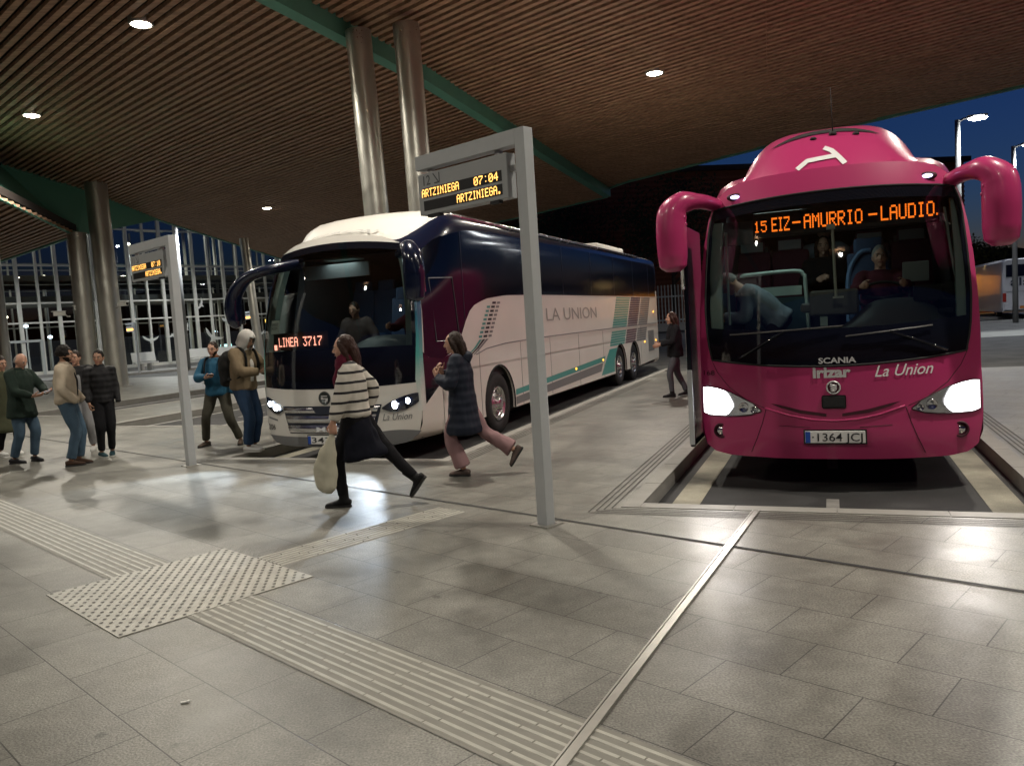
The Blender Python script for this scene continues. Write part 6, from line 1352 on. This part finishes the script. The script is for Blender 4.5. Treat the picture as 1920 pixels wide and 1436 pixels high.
def shrub(x, y, r_, label, seed):
    rd = random.Random(seed); o = empty("shrub", (x, y, 0), 0, label, "shrub", "low shrubs before the hoarding"); g = MB()
    for _ in range(900):
        p = Vector((rd.gauss(0, r_ * .6), rd.gauss(0, r_ * .4), abs(rd.gauss(.5, .4)) + .1)); a, b = Vector((rd.gauss(0, 1), rd.gauss(0, 1), rd.gauss(0, 1))).normalized(), Vector((rd.gauss(0, 1), rd.gauss(0, 1), rd.gauss(0, 1))).normalized(); g.add([p - a * .1, p + b * .05, p + a * .1, p - b * .05], [(0, 1, 2, 3)])
    g.build("foliage", LEAF, o); g = MB(); g.tube([(0, 0, 0), (0, 0, .6)], .04, seg=6); g.build("stem", BARK, o)
shrub(33.4, 63.2, 1.2, "low shrub under the orange hoarding close to the pink coach", 5); shrub(35.8, 63.4, 1.1, "low shrub under the orange hoarding beside the far white coach", 6)
# far coach seen from behind
fc = empty("coach", (32.6, 50.5, 0), R(-20), "white coach seen from behind at the right edge, with round dark lettering", "coach"); FW_ = mat("far_coach_white", (.58, .58, .60), .35, coat=.4, var=.05)
sec = [(-1.22, .35), (1.22, .35), (1.27, .6), (1.27, 2.2), (1.24, 3.0), (1.16, 3.5), (.95, 3.68), (-.95, 3.68), (-1.16, 3.5), (-1.24, 3.0), (-1.27, 2.2), (-1.27, .6)]
g = MB(); vs = []
for y, k_ in ((0, .96), (.12, .99), (.35, 1), (11.5, 1), (11.9, .95)): vs += [(x * k_, y + (.12 if (z > 3 and y < .3) else 0), 2 + (z - 2) * (k_ if y < 1 else 1)) for x, z in sec]
g.add(vs, [tuple(reversed(range(12))), tuple(range(48, 60))] + [(i * 12 + k_, i * 12 + (k_ + 1) % 12, i * 12 + 12 + (k_ + 1) % 12, i * 12 + 12 + k_) for i in range(4) for k_ in range(12)]); g.build("body", FW_, fc, smooth=True, auto=True)
g = MB(); g.slab([(-1.02, -.02, 2.55), (1.02, -.02, 2.55), (1.0, .05, 3.3), (-1.0, .05, 3.3)], (0, .03, 0)); g.build("rear_window", GLOSSB, fc)
text_mesh("alsa", .72, lambda a, b: Vector((-.78 + a, -.02, 1.98 + b)), "lettering", mat("letter_navy", (.02, .025, .05), .5), fc, width=1.5, bold=.01)
g = MB(); g.box((0, -.03, .62), (2.3, .14, .34)); bevel(g.build("bumper", FW_, fc), .04); g = MB(); g.box((.0, -.03, 1.62), (2.1, .03, .03)); g.build("seam", GREYP, fc)
for s in (-1, 1): g = MB(); g.box((s * 1.12, -.01, 1.25), (.2, .06, .55)); bevel(g.build("tail_light", mat("tail_red", (.35, .03, .02), .3), fc), .03); wheel(fc, s * 1.15, 2.3, .5, out=s)
g = MB(); g.box((-1.05, -.04, .88), (.26, .05, .12)); g.build("reflector", mat("reflector_pale", (.7, .7, .7), .2), fc); g = MB(); g.box((.1, -.11, .6), (.8, .02, .16)); g.build("number_plate", mat("plate_orange", (.55, .18, .03), .5), fc)
# tall road lamps
def roadlamp(x, y, h, label, es=70, pw=2500):
    o = empty("street_lamp", (x, y, 0), R(-15), label, "street lamp", "tall street lamps"); g = MB(); g.tube([(0, 0, 0), (0, 0, h)], [.14, .10], seg=12); g.build("pole", mat("lamp_pole", (.24, .24, .23), .6), o, smooth=True)
    g = MB(); g.tube([(0, 0, h - .1), (.25, 0, h + .02), (.55, 0, h + .04)], .05, seg=8); g.build("arm", MATS["lamp_pole"], o); g = MB(); g.box((.75, 0, h + .06), (.75, .34, .12)); hd_ = bevel(g.build("lamp_head", MATS["lamp_pole"], o), .03)
    g = MB(); g.ell((.78, 0, h - .01), (.38, .22, .10)); g.build("bulb", mat("road_lamp_glow", (1, 1, 1), .5, emit=(.95, .98, 1), es=es), hd_, smooth=True)
    l = bpy.data.lights.new("lamp", 'SPOT'); l.energy = pw; l.color = (.9, .95, 1); l.spot_size = R(150); l.spot_blend = .6; l.shadow_soft_size = .2; lo_ = bpy.data.objects.new("lamp", l); COL.objects.link(lo_); lo_.parent = hd_; lo_.location = (.78, 0, h - .1)
roadlamp(19.5, 34.5, 9, "nearest tall street lamp, rising between the roof fairing and the mirror of the pink coach"); roadlamp(26.3, 41.5, 9, "second tall street lamp, just right of the pink coach mirror"); roadlamp(33.8, 51, 9, "farthest tall street lamp, at the right edge of the sky"); roadlamp(17.3, 60.5, 7.4, "small street lamp seen beside the left mirror of the pink coach", pw=1200)

p = ST(50, 22.6); roadlamp(p.x, p.y, 8.9, "tall lamp on a thin pole before the glass building, right above the left sign post", es=14, pw=3200)
p = ST(49, 11); roadlamp(p.x, p.y, 8.9, "added street lamp out of view on the left, lighting the glass facade", es=14, pw=3200)  # unseen lamp added to brighten the mullions of the glass building
p = ST(50, 35); roadlamp(p.x, p.y, 8.0, "added street lamp hidden behind the white coach front, lighting the glass facade", es=14, pw=2200)  # another added lamp, concealed by the coach, to brighten the facade
